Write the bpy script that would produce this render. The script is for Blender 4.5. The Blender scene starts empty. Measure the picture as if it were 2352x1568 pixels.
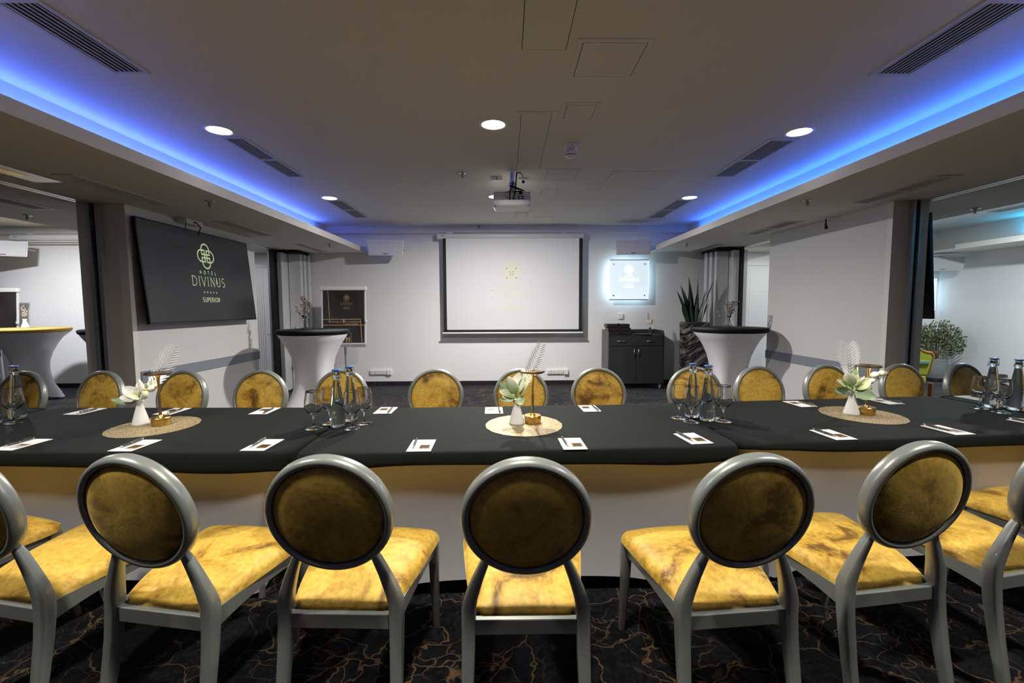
import bpy, math, random
from math import sin, cos, pi, radians as R_
from mathutils import Vector, Matrix

random.seed(7)
C = bpy.context.scene.collection
H_CAM = 1.38

# ------------------------------------------------------------------ materials
MATS = {}
def mat(name, col=(.8, .8, .8), rough=.5, metal=0., emis=None, estr=0., spec=.5, sheen=0., sheent=None, coat=0.,
        trans=0., ior=1.45, noise=None, bump=None, alpha=None):
    m = bpy.data.materials.new(name); m.use_nodes = True
    nt = m.node_tree; b = nt.nodes['Principled BSDF']
    b.inputs['Base Color'].default_value = (*col, 1)
    b.inputs['Roughness'].default_value = rough
    b.inputs['Metallic'].default_value = metal
    b.inputs['Specular IOR Level'].default_value = spec
    b.inputs['IOR'].default_value = ior
    b.inputs['Transmission Weight'].default_value = trans
    b.inputs['Coat Weight'].default_value = coat
    if sheen:
        b.inputs['Sheen Weight'].default_value = sheen
        b.inputs['Sheen Roughness'].default_value = .35
        b.inputs['Sheen Tint'].default_value = (*(sheent or col), 1)
    if emis:
        b.inputs['Emission Color'].default_value = (*emis, 1)
        b.inputs['Emission Strength'].default_value = estr
    if noise:   # (scale, second colour, lo, hi, detail)
        sc, c2, lo, hi, det = noise
        tc = nt.nodes.new('ShaderNodeTexCoord'); n = nt.nodes.new('ShaderNodeTexNoise')
        n.inputs['Scale'].default_value = sc; n.inputs['Detail'].default_value = det
        r = nt.nodes.new('ShaderNodeValToRGB')
        r.color_ramp.elements[0].position = lo; r.color_ramp.elements[1].position = hi
        r.color_ramp.elements[0].color = (*c2, 1); r.color_ramp.elements[1].color = (*col, 1)
        nt.links.new(tc.outputs['Object'], n.inputs['Vector'])
        nt.links.new(n.outputs['Fac'], r.inputs['Fac']); nt.links.new(r.outputs['Color'], b.inputs['Base Color'])
    if bump:    # (scale, strength)
        tc = nt.nodes.new('ShaderNodeTexCoord'); n = nt.nodes.new('ShaderNodeTexNoise')
        n.inputs['Scale'].default_value = bump[0]; n.inputs['Detail'].default_value = 3
        bp = nt.nodes.new('ShaderNodeBump'); bp.inputs['Strength'].default_value = bump[1]
        bp.inputs['Distance'].default_value = .01
        nt.links.new(tc.outputs['Object'], n.inputs['Vector'])
        nt.links.new(n.outputs['Fac'], bp.inputs['Height']); nt.links.new(bp.outputs['Normal'], b.inputs['Normal'])
    MATS[name] = m
    return m

paint_ceil = mat('ceiling_paint', (.74, .725, .69), .9, spec=.2, bump=(250, .03))
paint_wall = mat('wall_paint', (.80, .80, .81), .85, spec=.25, bump=(180, .05))
paint_warm = mat('side_wall_paint', (.76, .76, .74), .8, spec=.25, bump=(180, .05))
dado_m = mat('dado_band_grey', (.27, .30, .35), .6)
jamb_m = mat('jamb_grey', (.84, .82, .76), .6)
panel_m = mat('partition_panel', (.66, .67, .67), .55)
alu_m = mat('anodised_aluminium', (.55, .56, .58), .35, metal=.8)
black_m = mat('black_gap', (.008, .008, .008), .8)
door_m = mat('door_white', (.75, .75, .77), .45)
chrome_m = mat('chrome', (.8, .8, .82), .15, metal=1)
white_pl = mat('white_plastic', (.8, .8, .79), .4)
white_metal = mat('white_metal', (.8, .8, .8), .35)
vent_m = mat('vent_white', (.62, .61, .58), .5)
vent_d = mat('vent_dark', (.02, .02, .02), .9)
frame_m = mat('silver_paint', (.31, .325, .30), .34, metal=.35, coat=.45, noise=(900, (.25, .265, .245), .4, .6, 1))
topper_m = mat('black_stretch_cloth', (.0060, .0080, .0076), .85, spec=.2, sheen=.08, sheent=(.5, .55, .52), bump=(900, .06))
skirt_m = mat('cream_stretch_cloth', (.50, .49, .50), .85, spec=.2, bump=(700, .04))
white_cloth = mat('white_stretch_cloth', (.72, .72, .74), .85, spec=.2)
gold_cloth = mat('gold_cloth', (.55, .36, .09), .7)
brass_m = mat('brushed_brass', (.62, .40, .12), .28, metal=1)
bronze_m = mat('bronze_lamp_disc', (.36, .26, .17), .33, metal=1)
ceramic_m = mat('white_ceramic', (.82, .82, .79), .25, spec=.5, coat=.3)
petal_m = mat('magnolia_petal', (.62, .70, .46), .6, noise=(18, (.80, .80, .68), .35, .65, 1))
petal_w = mat('white_petal', (.83, .82, .76), .6)
leaf_m = mat('sage_leaf', (.20, .30, .17), .6, noise=(30, (.30, .38, .25), .4, .6, 2))
frond_m = mat('silver_frond', (.82, .83, .84), .5, metal=0)
def gradient(m, c0, c1, z1):
    nt = m.node_tree; b = nt.nodes['Principled BSDF']; L = nt.links.new
    tc = nt.nodes.new('ShaderNodeTexCoord'); sp_ = nt.nodes.new('ShaderNodeSeparateXYZ'); r = nt.nodes.new('ShaderNodeValToRGB')
    mr = nt.nodes.new('ShaderNodeMapRange'); mr.inputs['From Max'].default_value = z1
    L(tc.outputs['Object'], sp_.inputs[0]); L(sp_.outputs['Z'], mr.inputs['Value']); L(mr.outputs[0], r.inputs['Fac'])
    r.color_ramp.elements[0].color = (*c0, 1); r.color_ramp.elements[1].color = (*c1, 1); L(r.outputs['Color'], b.inputs['Base Color'])
gradient(petal_m, (.26, .40, .10), (.86, .84, .70), .095); gradient(petal_w, (.62, .66, .42), (.86, .85, .80), .05)
pod_m = mat('poppy_pod', (.55, .60, .42), .7, noise=(60, (.75, .75, .62), .4, .6, 2))
pod_tip = mat('pod_crown', (.55, .26, .14), .7)
stem_m = mat('stem_green', (.12, .16, .06), .7)
def thin_glass(name, col=(1, 1, 1)):
    m = mat(name, col, .0, trans=1, ior=1.48); return m
glass_m = mat('clear_glass', (1, 1, 1), 0., trans=1, ior=1.5)
bottle_m = mat('bottle_glass_water', (.86, .95, .97), 0., trans=1, ior=1.38)
cap_m = mat('blue_stopper', (.05, .15, .38), .35)
wire_m = mat('steel_wire', (.35, .33, .30), .3, metal=1)
print_gold = mat('gold_print', (.55, .45, .25), .5)
paper_m = mat('paper', (.82, .80, .77), .7)
photo_m = mat('photo_brown', (.035, .02, .012), .35, noise=(90, (.20, .12, .06), .35, .6, 3))
photo_b = mat('photo_border', (.55, .36, .17), .5)
pen_m = mat('pen_black', (.012, .012, .013), .25, coat=.5)
penc_m = mat('pen_chrome', (.6, .6, .62), .2, metal=1)
sb_m = mat('anthracite_board', (.022, .023, .026), .6)
sb_side = mat('grey_board', (.11, .115, .125), .5)
gold_handle = mat('gold_handle', (.62, .46, .24), .35, metal=1)
box_m = mat('dark_leather_box', (.016, .011, .011), .45)
box_in = mat('box_lining', (.25, .09, .04), .7)
tvb_m = mat('tv_bezel', (.01, .01, .011), .3)
tvs_m = mat('tv_screen', (.012, .012, .014), .22, emis=(.035, .037, .042), estr=.35, spec=.5)
logo_tv = mat('logo_lit_green', (.1, .1, .1), .5, emis=(.42, .52, .28), estr=.75)
scr_m = mat('projector_lit_fabric', (.56, .56, .57), .9, spec=.1, emis=(.95, .97, 1), estr=.09)  # weak emission stands in for projector light falling on the fabric
scr_b = mat('screen_border', (.015, .015, .016), .8)
logo_scr = mat('projected_logo', (.62, .60, .40), .9, spec=.1, emis=(1, .97, .70), estr=.10)  # projected image put into the colour and a weak emission
poster_m = mat('poster_black', (.022, .018, .019), .38, noise=(2.2, (.05, .042, .042), .3, .7, 2))
poster_g = mat('poster_gold', (.50, .33, .18), .45)
sign_m = mat('acrylic_sign', (.62, .70, .76), .2, emis=(.78, .92, 1), estr=.62)
sign_e = mat('sign_edge_lit', (.7, .9, 1), .3, emis=(.62, .87, 1), estr=2.6)
logo_sign = mat('sign_logo_lit', (1, 1, 1), .4, emis=(.92, .98, 1), estr=3)
snake_m = mat('snake_leaf', (.007, .024, .014), .4, noise=(9, (.018, .048, .025), .4, .6, 3))
planter_m = mat('carved_planter', (.028, .023, .023), .38)
fic_m = mat('ficus_leaf', (.05, .085, .03), .55, noise=(14, (.36, .38, .24), .40, .50, 2))
basket_m = mat('grey_rib_pot', (.20, .22, .22), .75)
lime_m = mat('lime_fabric', (.55, .58, .05), .8)
teal_m = mat('teal_fabric', (.25, .48, .45), .8)
wood_m = mat('carved_wood', (.28, .12, .035), .4)
dried_m = mat('dried_flower', (.50, .36, .26), .8)
dried_d = mat('dark_dried_flower', (.16, .10, .10), .6, noise=(80, (.5, .42, .38), .45, .6, 2))
proj_m = mat('projector_shell', (.66, .65, .60), .4)
cable_m = mat('black_cable', (.01, .01, .01), .5)
lens_m = mat('downlight_lens', (1, 1, 1), .4, emis=(1, .97, .90), estr=9)
led_m = mat('lamp_led', (1, 1, 1), .4, emis=(1, .86, .62), estr=10)

# velvet ---------------------------------------------------------------------
def velvet():
    m = bpy.data.materials.new('mustard_crushed_velvet'); m.use_nodes = True
    nt = m.node_tree; b = nt.nodes['Principled BSDF']; L = nt.links.new
    tc = nt.nodes.new('ShaderNodeTexCoord'); oi = nt.nodes.new('ShaderNodeObjectInfo')
    mul = nt.nodes.new('ShaderNodeVectorMath'); mul.operation = 'ADD'
    sc = nt.nodes.new('ShaderNodeVectorMath'); sc.operation = 'SCALE'; sc.inputs['Scale'].default_value = .37
    L(oi.outputs['Location'], sc.inputs[0])
    L(tc.outputs['Object'], mul.inputs[0]); L(sc.outputs[0], mul.inputs[1])
    n1 = nt.nodes.new('ShaderNodeTexNoise'); n1.inputs['Scale'].default_value = 5.5
    n1.inputs['Detail'].default_value = 9; n1.inputs['Roughness'].default_value = .66; n1.inputs['Distortion'].default_value = .5
    n2 = nt.nodes.new('ShaderNodeTexNoise'); n2.inputs['Scale'].default_value = 60
    n2.inputs['Detail'].default_value = 4
    L(mul.outputs[0], n1.inputs['Vector']); L(mul.outputs[0], n2.inputs['Vector'])
    r = nt.nodes.new('ShaderNodeValToRGB'); e = r.color_ramp.elements
    e[0].position = .37; e[0].color = (.17, .08, .012, 1)
    e[1].position = .55; e[1].color = (.80, .51, .085, 1)
    k = e.new(.45); k.color = (.56, .33, .045, 1)
    L(n1.outputs['Fac'], r.inputs['Fac'])
    mx = nt.nodes.new('ShaderNodeMix'); mx.data_type = 'RGBA'; mx.blend_type = 'MULTIPLY'
    mx.inputs['Factor'].default_value = .5
    r2 = nt.nodes.new('ShaderNodeValToRGB'); r2.color_ramp.elements[0].position = .35; r2.color_ramp.elements[1].position = .6
    r2.color_ramp.elements[0].color = (.55, .5, .45, 1)
    L(n2.outputs['Fac'], r2.inputs['Fac'])
    L(r.outputs['Color'], mx.inputs['A']); L(r2.outputs['Color'], mx.inputs['B'])
    L(mx.outputs['Result'], b.inputs['Base Color'])
    b.inputs['Roughness'].default_value = .5; b.inputs['Specular IOR Level'].default_value = .4
    b.inputs['Sheen Weight'].default_value = .9; b.inputs['Sheen Roughness'].default_value = .4
    b.inputs['Sheen Tint'].default_value = (1, .72, .22, 1)
    bp = nt.nodes.new('ShaderNodeBump'); bp.inputs['Strength'].default_value = .25; bp.inputs['Distance'].default_value = .01
    L(n1.outputs['Fac'], bp.inputs['Height']); L(bp.outputs['Normal'], b.inputs['Normal'])
    return m
velvet_m = velvet()

def carpet():
    m = bpy.data.materials.new('patterned_carpet'); m.use_nodes = True
    nt = m.node_tree; b = nt.nodes['Principled BSDF']; L = nt.links.new
    tc = nt.nodes.new('ShaderNodeTexCoord')
    ns = nt.nodes.new('ShaderNodeTexNoise'); ns.inputs['Scale'].default_value = 3.2; ns.inputs['Detail'].default_value = 4
    L(tc.outputs['Object'], ns.inputs['Vector'])
    ad = nt.nodes.new('ShaderNodeMix'); ad.data_type = 'RGBA'; ad.blend_type = 'LINEAR_LIGHT'; ad.inputs['Factor'].default_value = .22
    L(tc.outputs['Object'], ad.inputs['A']); L(ns.outputs['Color'], ad.inputs['B'])
    def veins(scale, w0, w1):
        v = nt.nodes.new('ShaderNodeTexVoronoi'); v.feature = 'DISTANCE_TO_EDGE'; v.inputs['Scale'].default_value = scale
        L(ad.outputs['Result'], v.inputs['Vector'])
        r = nt.nodes.new('ShaderNodeMapRange'); r.inputs['From Min'].default_value = w0; r.inputs['From Max'].default_value = w1
        r.inputs['To Min'].default_value = 1; r.inputs['To Max'].default_value = 0
        L(v.outputs['Distance'], r.inputs['Value']); return r
    v1 = veins(3.4, .004, .015); v2 = veins(9, .006, .032)
    mk = nt.nodes.new('ShaderNodeTexNoise'); mk.inputs['Scale'].default_value = 2.3; mk.inputs['Detail'].default_value = 5
    L(tc.outputs['Object'], mk.inputs['Vector'])
    mr = nt.nodes.new('ShaderNodeMapRange'); mr.inputs['From Min'].default_value = .44; mr.inputs['From Max'].default_value = .60
    L(mk.outputs['Fac'], mr.inputs['Value'])
    mm = nt.nodes.new('ShaderNodeMath'); mm.operation = 'MULTIPLY'; L(v2.outputs[0], mm.inputs[0]); L(mr.outputs[0], mm.inputs[1])
    # leaf-shaped flecks
    vb = nt.nodes.new('ShaderNodeTexVoronoi'); vb.inputs['Scale'].default_value = 5.5; L(ad.outputs['Result'], vb.inputs['Vector'])
    vr = nt.nodes.new('ShaderNodeMapRange'); vr.inputs['From Min'].default_value = .10; vr.inputs['From Max'].default_value = .17
    vr.inputs['To Min'].default_value = .75; vr.inputs['To Max'].default_value = 0
    L(vb.outputs['Distance'], vr.inputs['Value'])
    m4 = nt.nodes.new('ShaderNodeTexNoise'); m4.inputs['Scale'].default_value = 1.7
    L(tc.outputs['Object'], m4.inputs['Vector'])
    m4r = nt.nodes.new('ShaderNodeMapRange'); m4r.inputs['From Min'].default_value = .52; m4r.inputs['From Max'].default_value = .60
    L(m4.outputs['Fac'], m4r.inputs['Value'])
    m5 = nt.nodes.new('ShaderNodeMath'); m5.operation = 'MULTIPLY'; L(vr.outputs[0], m5.inputs[0]); L(m4r.outputs[0], m5.inputs[1])
    mxm = nt.nodes.new('ShaderNodeMath'); mxm.operation = 'MAXIMUM'; L(v1.outputs[0], mxm.inputs[0]); L(mm.outputs[0], mxm.inputs[1])
    mx2 = nt.nodes.new('ShaderNodeMath'); mx2.operation = 'MAXIMUM'; L(mxm.outputs[0], mx2.inputs[0]); L(m5.outputs[0], mx2.inputs[1])
    base = nt.nodes.new('ShaderNodeValToRGB'); base.color_ramp.elements[0].color = (.0035, .0038, .005, 1)
    base.color_ramp.elements[1].color = (.011, .012, .015, 1); base.color_ramp.elements[0].position = .4; base.color_ramp.elements[1].position = .65
    bn = nt.nodes.new('ShaderNodeTexNoise'); bn.inputs['Scale'].default_value = 22; bn.inputs['Detail'].default_value = 6; bn.inputs['Distortion'].default_value = 1.5
    L(tc.outputs['Object'], bn.inputs['Vector']); L(bn.outputs['Fac'], base.inputs['Fac'])
    mix = nt.nodes.new('ShaderNodeMix'); mix.data_type = 'RGBA'
    L(mx2.outputs[0], mix.inputs['Factor']); L(base.outputs['Color'], mix.inputs['A']); mix.inputs['B'].default_value = (.12, .074, .038, 1)
    L(mix.outputs['Result'], b.inputs['Base Color'])
    b.inputs['Roughness'].default_value = .95; b.inputs['Specular IOR Level'].default_value = .1
    b.inputs['Sheen Weight'].default_value = .2; b.inputs['Sheen Roughness'].default_value = .35; b.inputs['Sheen Tint'].default_value = (.8, .85, 1, 1)
    return m
carpet_m = carpet()

def lace():
    m = bpy.data.materials.new('gold_filigree_lace'); m.use_nodes = True
    nt = m.node_tree; b = nt.nodes['Principled BSDF']; L = nt.links.new
    b.inputs['Base Color'].default_value = (.58, .46, .27, 1); b.inputs['Roughness'].default_value = .5; b.inputs['Metallic'].default_value = .3
    tc = nt.nodes.new('ShaderNodeTexCoord'); v = nt.nodes.new('ShaderNodeTexVoronoi'); v.feature = 'DISTANCE_TO_EDGE'
    v.inputs['Scale'].default_value = 165
    L(tc.outputs['Object'], v.inputs['Vector'])
    r = nt.nodes.new('ShaderNodeMath'); r.operation = 'LESS_THAN'; r.inputs[1].default_value = .10
    L(v.outputs['Distance'], r.inputs[0]); L(r.outputs[0], b.inputs['Alpha'])
    return m
lace_m = lace()

def carved():
    m = MATS['carved_planter']; nt = m.node_tree; b = nt.nodes['Principled BSDF']; L = nt.links.new
    tc = nt.nodes.new('ShaderNodeTexCoord'); mp = nt.nodes.new('ShaderNodeMapping')
    mp.vector_type = 'TEXTURE'; mp.inputs['Rotation'].default_value = (0, -.62, 0); mp.inputs['Scale'].default_value = (.5, .35, .10)
    n = nt.nodes.new('ShaderNodeTexNoise'); n.inputs['Scale'].default_value = 1.4; n.inputs['Detail'].default_value = 2
    L(tc.outputs['Object'], mp.inputs['Vector']); L(mp.outputs[0], n.inputs['Vector'])
    bp = nt.nodes.new('ShaderNodeBump'); bp.inputs['Strength'].default_value = 1; bp.inputs['Distance'].default_value = .12
    L(n.outputs['Fac'], bp.inputs['Height']); L(bp.outputs['Normal'], b.inputs['Normal'])
    r = nt.nodes.new('ShaderNodeValToRGB'); r.color_ramp.elements[0].position = .42; r.color_ramp.elements[1].position = .62
    r.color_ramp.elements[0].color = (.018, .015, .016, 1); r.color_ramp.elements[1].color = (.17, .145, .135, 1)
    L(n.outputs['Fac'], r.inputs['Fac']); L(r.outputs['Color'], b.inputs['Base Color'])
carved()

# ------------------------------------------------------------------ mesh builder
class MB:
    def __init__(s): s.v = []; s.f = []; s.mi = []; s.sm = []; s.ms = []; s.M = None
    def _m(s, m):
        if m is None: return 0
        if m not in s.ms: s.ms.append(m)
        return s.ms.index(m)
    def add(s, vs, fs, smooth=False, m=None):
        o = len(s.v); k = s._m(m)
        for p in vs:
            p = Vector(p)
            s.v.append(s.M @ p if s.M else p)
        for f in fs: s.f.append([i + o for i in f]); s.mi.append(k); s.sm.append(smooth)
        return s
    def box(s, x0, x1, y0, y1, z0, z1, m=None):
        vs = [(x0, y0, z0), (x1, y0, z0), (x1, y1, z0), (x0, y1, z0), (x0, y0, z1), (x1, y0, z1), (x1, y1, z1), (x0, y1, z1)]
        return s.add(vs, [(3, 2, 1, 0), (4, 5, 6, 7), (0, 1, 5, 4), (1, 2, 6, 5), (2, 3, 7, 6), (3, 0, 4, 7)], False, m)
    def loft(s, rings, closed=True, caps=True, smooth=True, m=None):
        n = len(rings[0]); vs = [p for r in rings for p in r]; fs = []
        for i in range(len(rings) - 1):
            for j in range(n if closed else n - 1):
                a = i * n + j; b = i * n + (j + 1) % n
                fs.append((a, b, b + n, a + n))
        s.add(vs, fs, smooth, m)
        if caps and closed:
            s.add(rings[0], [tuple(range(n))[::-1]], False, m); s.add(rings[-1], [tuple(range(n))], False, m)
        return s
    def lathe(s, prof, n=32, c=(0, 0, 0), smooth=True, m=None, caps=True, sharp=False):
        if sharp:
            for i in range(len(prof) - 1): s.lathe(prof[i:i + 2], n, c, smooth, m, False)
            return s
        rings = [[(c[0] + r * cos(2 * pi * k / n), c[1] + r * sin(2 * pi * k / n), c[2] + z) for k in range(n)] for r, z in prof]
        return s.loft(rings, True, caps, smooth, m)
    def tube(s, pts, r, n=8, m=None, caps=True):
        pts = [Vector(p) for p in pts]; rings = []
        rs = r if isinstance(r, (list, tuple)) else [r] * len(pts)
        up = None
        for i, p in enumerate(pts):
            t = (pts[min(i + 1, len(pts) - 1)] - pts[max(i - 1, 0)]).normalized()
            if up is None: up = Vector((0, 0, 1)) if abs(t.z) < .9 else Vector((1, 0, 0))
            a = t.cross(up).normalized(); b = a.cross(t).normalized(); up = b
            rings.append([p + a * rs[i] * cos(2 * pi * k / n) + b * rs[i] * sin(2 * pi * k / n) for k in range(n)])
        return s.loft(rings, True, caps, True, m)
    def ell(s, c, r, n=16, k=10, m=None):
        rings = []
        for i in range(k + 1):
            a = -pi / 2 + pi * i / k; rr = max(cos(a), 1e-3)
            rings.append([(c[0] + r[0] * rr * cos(2 * pi * j / n), c[1] + r[1] * rr * sin(2 * pi * j / n), c[2] + r[2] * sin(a)) for j in range(n)])
        return s.loft(rings, True, True, True, m)
    def prism(s, poly, z0, z1, m=None):
        n = len(poly)
        vs = [(x, y, z0) for x, y in poly] + [(x, y, z1) for x, y in poly]
        fs = [tuple(range(n))[::-1], tuple(range(n, 2 * n))] + [(i, (i + 1) % n, (i + 1) % n + n, i + n) for i in range(n)]
        return s.add(vs, fs, False, m)
    def build(s, name, m=None, parent=None, bevel=0, loc=None, rot=None, sub=0, solid=0):
        me = bpy.data.meshes.new(name); me.from_pydata([tuple(p) for p in s.v], [], s.f)
        if m is not None: me.materials.append(m)
        for q in (s.ms if m is None else []): me.materials.append(q)
        me.polygons.foreach_set('use_smooth', s.sm)
        if m is None: me.polygons.foreach_set('material_index', s.mi)
        me.update()
        o = bpy.data.objects.new(name, me); C.objects.link(o)
        if parent: o.parent = parent
        if loc: o.location = loc
        if rot: o.rotation_euler = rot
        if solid:
            d = o.modifiers.new('s', 'SOLIDIFY'); d.thickness = solid; d.offset = 0
        if bevel:
            b = o.modifiers.new('b', 'BEVEL'); b.width = bevel; b.segments = 2; b.limit_method = 'ANGLE'; b.angle_limit = R_(40)
        if sub:
            d = o.modifiers.new('ss', 'SUBSURF'); d.levels = sub; d.render_levels = sub
        return o

def tag(o, label=None, cat=None, group=None, kind=None):
    if label: o['label'] = label
    if cat: o['category'] = cat
    if group: o['group'] = group
    if kind: o['kind'] = kind
    return o
def thing(name, label, cat, loc=(0, 0, 0), rz=0, group=None, rot=None):
    o = bpy.data.objects.new(name, None); C.objects.link(o); o.empty_display_size = .05
    o.location = loc; o.rotation_euler = rot or (0, 0, rz)
    return tag(o, label, cat, group)
def struct(name, mb, m=None, bevel=0, parent=None):
    o = mb.build(name, m, parent, bevel)
    if not parent: o['kind'] = 'structure'
    return o
def copy_tree(o, parent=None):
    c = o.copy(); C.objects.link(c)
    if parent is not None: c.parent = parent
    for ch in list(o.children): copy_tree(ch, c)
    return c
def place(proto, used, loc, rz, label, group=None, rot=None):
    o = proto if not used[0] else copy_tree(proto)
    used[0] = True
    o.location = loc; o.rotation_euler = rot or (0, 0, rz); o['label'] = label
    if group: o['group'] = group
    return o
def area(name, loc, size, power, col=(1, 1, 1), rot=(0, 0, 0), shape='DISK', sy=None, spread=None):
    l = bpy.data.lights.new(name, 'AREA'); l.shape = shape; l.size = size
    if sy: l.size_y = sy
    l.energy = power; l.color = col
    if spread: l.spread = R_(spread)
    o = bpy.data.objects.new(name, l); C.objects.link(o); o.location = loc; o.rotation_euler = rot
    return o

# ------------------------------------------------------------------ lettering (strokes in a unit-height box)
def arc(cx, cy, rx, ry, a0, a1, n=14):
    return [(cx + rx * cos(R_(a0 + (a1 - a0) * i / n)), cy + ry * sin(R_(a0 + (a1 - a0) * i / n))) for i in range(n + 1)]
GL = {
 'H': (.72, [[(.08, 0), (.08, 1)], [(.64, 0), (.64, 1)], [(.08, .5), (.64, .5)]]),
 'O': (.86, [arc(.43, .5, .38, .5, 0, 360, 24)]),
 'T': (.66, [[(.33, 0), (.33, 1)], [(.02, 1), (.64, 1)]]),
 'E': (.56, [[(.08, 0), (.08, 1)], [(.08, 1), (.52, 1)], [(.08, .52), (.45, .52)], [(.08, 0), (.53, 0)]]),
 'L': (.54, [[(.08, 0), (.08, 1)], [(.08, 0), (.52, 0)]]),
 'D': (.80, [[(.08, 0), (.08, 1)], [(.08, 1), (.32, 1)] + arc(.32, .5, .42, .5, 90, -90) + [(.08, 0)]]),
 'I': (.22, [[(.11, 0), (.11, 1)]]),
 'V': (.74, [[(.03, 1), (.37, 0), (.71, 1)]]),
 'N': (.82, [[(.1, 0), (.1, 1), (.72, 0), (.72, 1)]]),
 'U': (.76, [[(.1, 1), (.1, .34)] + arc(.38, .34, .28, .34, 180, 360) + [(.66, 1)]]),
 'S': (.54, [arc(.27, .75, .2, .25, 35, 270) + arc(.27, .25, .22, .25, 90, -145)]),
 'P': (.58, [[(.08, 0), (.08, 1)] + arc(.28, .74, .25, .26, 90, -90) + [(.08, .48)]]),
 'R': (.64, [[(.08, 0), (.08, 1)] + arc(.28, .74, .25, .26, 90, -90) + [(.08, .48)], [(.28, .48), (.6, 0)]]),
 'G': (.80, [arc(.42, .5, .37, .5, 45, 330) + [(.74, .42), (.5, .42)]]),
}
def stroke(mb, pts, w, T, d=.0006):
    """flat ribbon along pts; T maps (x, z) in the sign's plane to 3-D"""
    n = len(pts); L = []; Rr = []
    for i, p in enumerate(pts):
        a = pts[max(i - 1, 0)]; b = pts[min(i + 1, n - 1)]
        if n > 2 and pts[0] == pts[-1] and i in (0, n - 1): a = pts[-2]; b = pts[1]
        dx, dy = b[0] - a[0], b[1] - a[1]; l = math.hypot(dx, dy) or 1
        k = w / 2
        if 0 < i < n - 1:
            d1 = Vector((p[0] - a[0], p[1] - a[1])); d2 = Vector((b[0] - p[0], b[1] - p[1]))
            if d1.length > 0 and d2.length > 0:
                c_ = max(.35, cos(d1.angle(d2) / 2)); k = w / 2 / c_
        L.append((p[0] - dy / l * k, p[1] + dx / l * k)); Rr.append((p[0] + dy / l * k, p[1] - dx / l * k))
    vs = [T(*q) for q in L] + [T(*q) for q in Rr]
    mb.add(vs, [(i, i + n, i + n + 1, i + 1) for i in range(n - 1)])
def text_w(s, sp): return sum(GL[c][0] + sp for c in s) - sp
def text(mb, s, cx, z, h, T, w=.1, sp=.18, serif=False):
    x = cx - text_w(s, sp) * h / 2
    for c in s:
        wd, st = GL[c]
        for pl in st:
            q = [(x + a * h, z + b * h) for a, b in pl]
            stroke(mb, q, w * h, T)
            if serif:
                for e in (q[0], q[-1]):
                    if abs(e[1] - z) < .01 * h or abs(e[1] - z - h) < .01 * h:
                        if c not in 'O': stroke(mb, [(e[0] - .09 * h, e[1]), (e[0] + .09 * h, e[1])], .045 * h, T)
        x += (wd + sp) * h
def star(mb, cx, cz, r, T):
    p = [(cx + (r if k % 2 == 0 else r * .42) * sin(pi * k / 5), cz + (r if k % 2 == 0 else r * .42) * cos(pi * k / 5)) for k in range(10)]
    mb.add([T(cx, cz)] + [T(*q) for q in p], [(0, i + 1, (i + 1) % 10 + 1) for i in range(10)])
def emblem(mb, cx, cz, s, T, w=.115):
    """interlaced four-loop knot, half-width s"""
    def rot(p, k):
        for _ in range(k): p = (-p[1], p[0])
        return (cx + p[0] * s, cz + p[1] * s)
    for k in range(4):
        path = [(.14, .13), (-.46, .13), (-.46, .50)] + arc(0, .50, .46, .46, 180, 0, 18)[1:] + [(.46, .13), (.18, .13)]
        stroke(mb, [rot(p, k) for p in path], w * s, T)
def logo(mb, cx, cz, hw, T, h=1.0, sup=True, names=True, group=False):
    """whole hotel mark: knot, HOTEL, DIVINUS, stars, SUPERIOR. hw = half-width of DIVINUS"""
    u = hw
    emblem(mb, cx, cz + 1.02 * u, .50 * u, T)
    text(mb, 'HOTEL', cx, cz + .30 * u, .13 * u, T, .16, 1.05)
    text(mb, 'DIVINUS', cx, cz - .17 * u, .36 * u, T, .085, .24, True)
    for k in range(5): star(mb, cx + (k - 2) * .19 * u, cz - .42 * u, .052 * u, T)
    if sup: text(mb, 'SUPERIOR', cx, cz - .80 * u, .17 * u, T, .17, .2, True)

# ================================================================== ROOM SHELL
Yw = 8.09; Zc = 2.79; Zs = 2.345; XC = .045
struct('floor', MB().box(-13, 11.5, -6.2, 9.3, -.1, 0), carpet_m)
b = MB().box(-2.455 - .65, 2.545 + .63, -6.2, Yw + .1, Zc, Zc + .12)
struct('ceiling', b, paint_ceil)
struct('ceiling', MB().box(-10.2, -5.25, -6.2, Yw + .1, Zc, Zc + .12), paint_ceil)
struct('ceiling', MB().box(4.86, 8.3, -6.2, 9.2, Zc, Zc + .12), paint_ceil)
# lowered side soffits: slab + upstand at back of the light cove + lip facing the room
def soffit(x0, x1, y1, coves):
    mb = MB().box(x0, x1, -6.2, y1, Zs, Zs + .02)
    for (xl, xb) in coves:      # lip plane, back plane
        s = 1 if xb > xl else -1
        a, c = sorted((xl, xl + s * .018)); mb.box(a, c, -6.2, Yw - .28, Zs + .0201, Zs + .085)
        a, c = sorted((xb, xb + s * .03)); mb.box(a, c, -6.2, y1, Zs + .02, Zc + .02)
    return mb
struct('ceiling', soffit(-5.25, -2.455, Yw + .1, [(-2.455, -3.095)]).box(-5.25, -5.22, -6.2, Yw, Zs + .02, Zc + .02), paint_ceil)
struct('ceiling', soffit(2.545, 4.86, Yw + .1, [(2.545, 3.165)]).box(4.83, 4.86, -6.2, Yw + .7, Zs + .02, Zc + .02), paint_ceil)
struct('ceiling', soffit(7.7, 8.6, 8.9, [(7.7, 8.22)]), paint_ceil)
# beam along the top of the far wall
struct('trim_1', MB().box(-3.10, 3.17, Yw - .13, Yw, 2.672, Zc), paint_wall)
struct('trim_2', MB().box(-10.2, -5.25, Yw - .13, Yw, 2.672, Zc), paint_wall)
struct('trim_3', MB().box(4.86, 8.3, 8.72, 8.85, 2.672, Zc), paint_wall)
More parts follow.
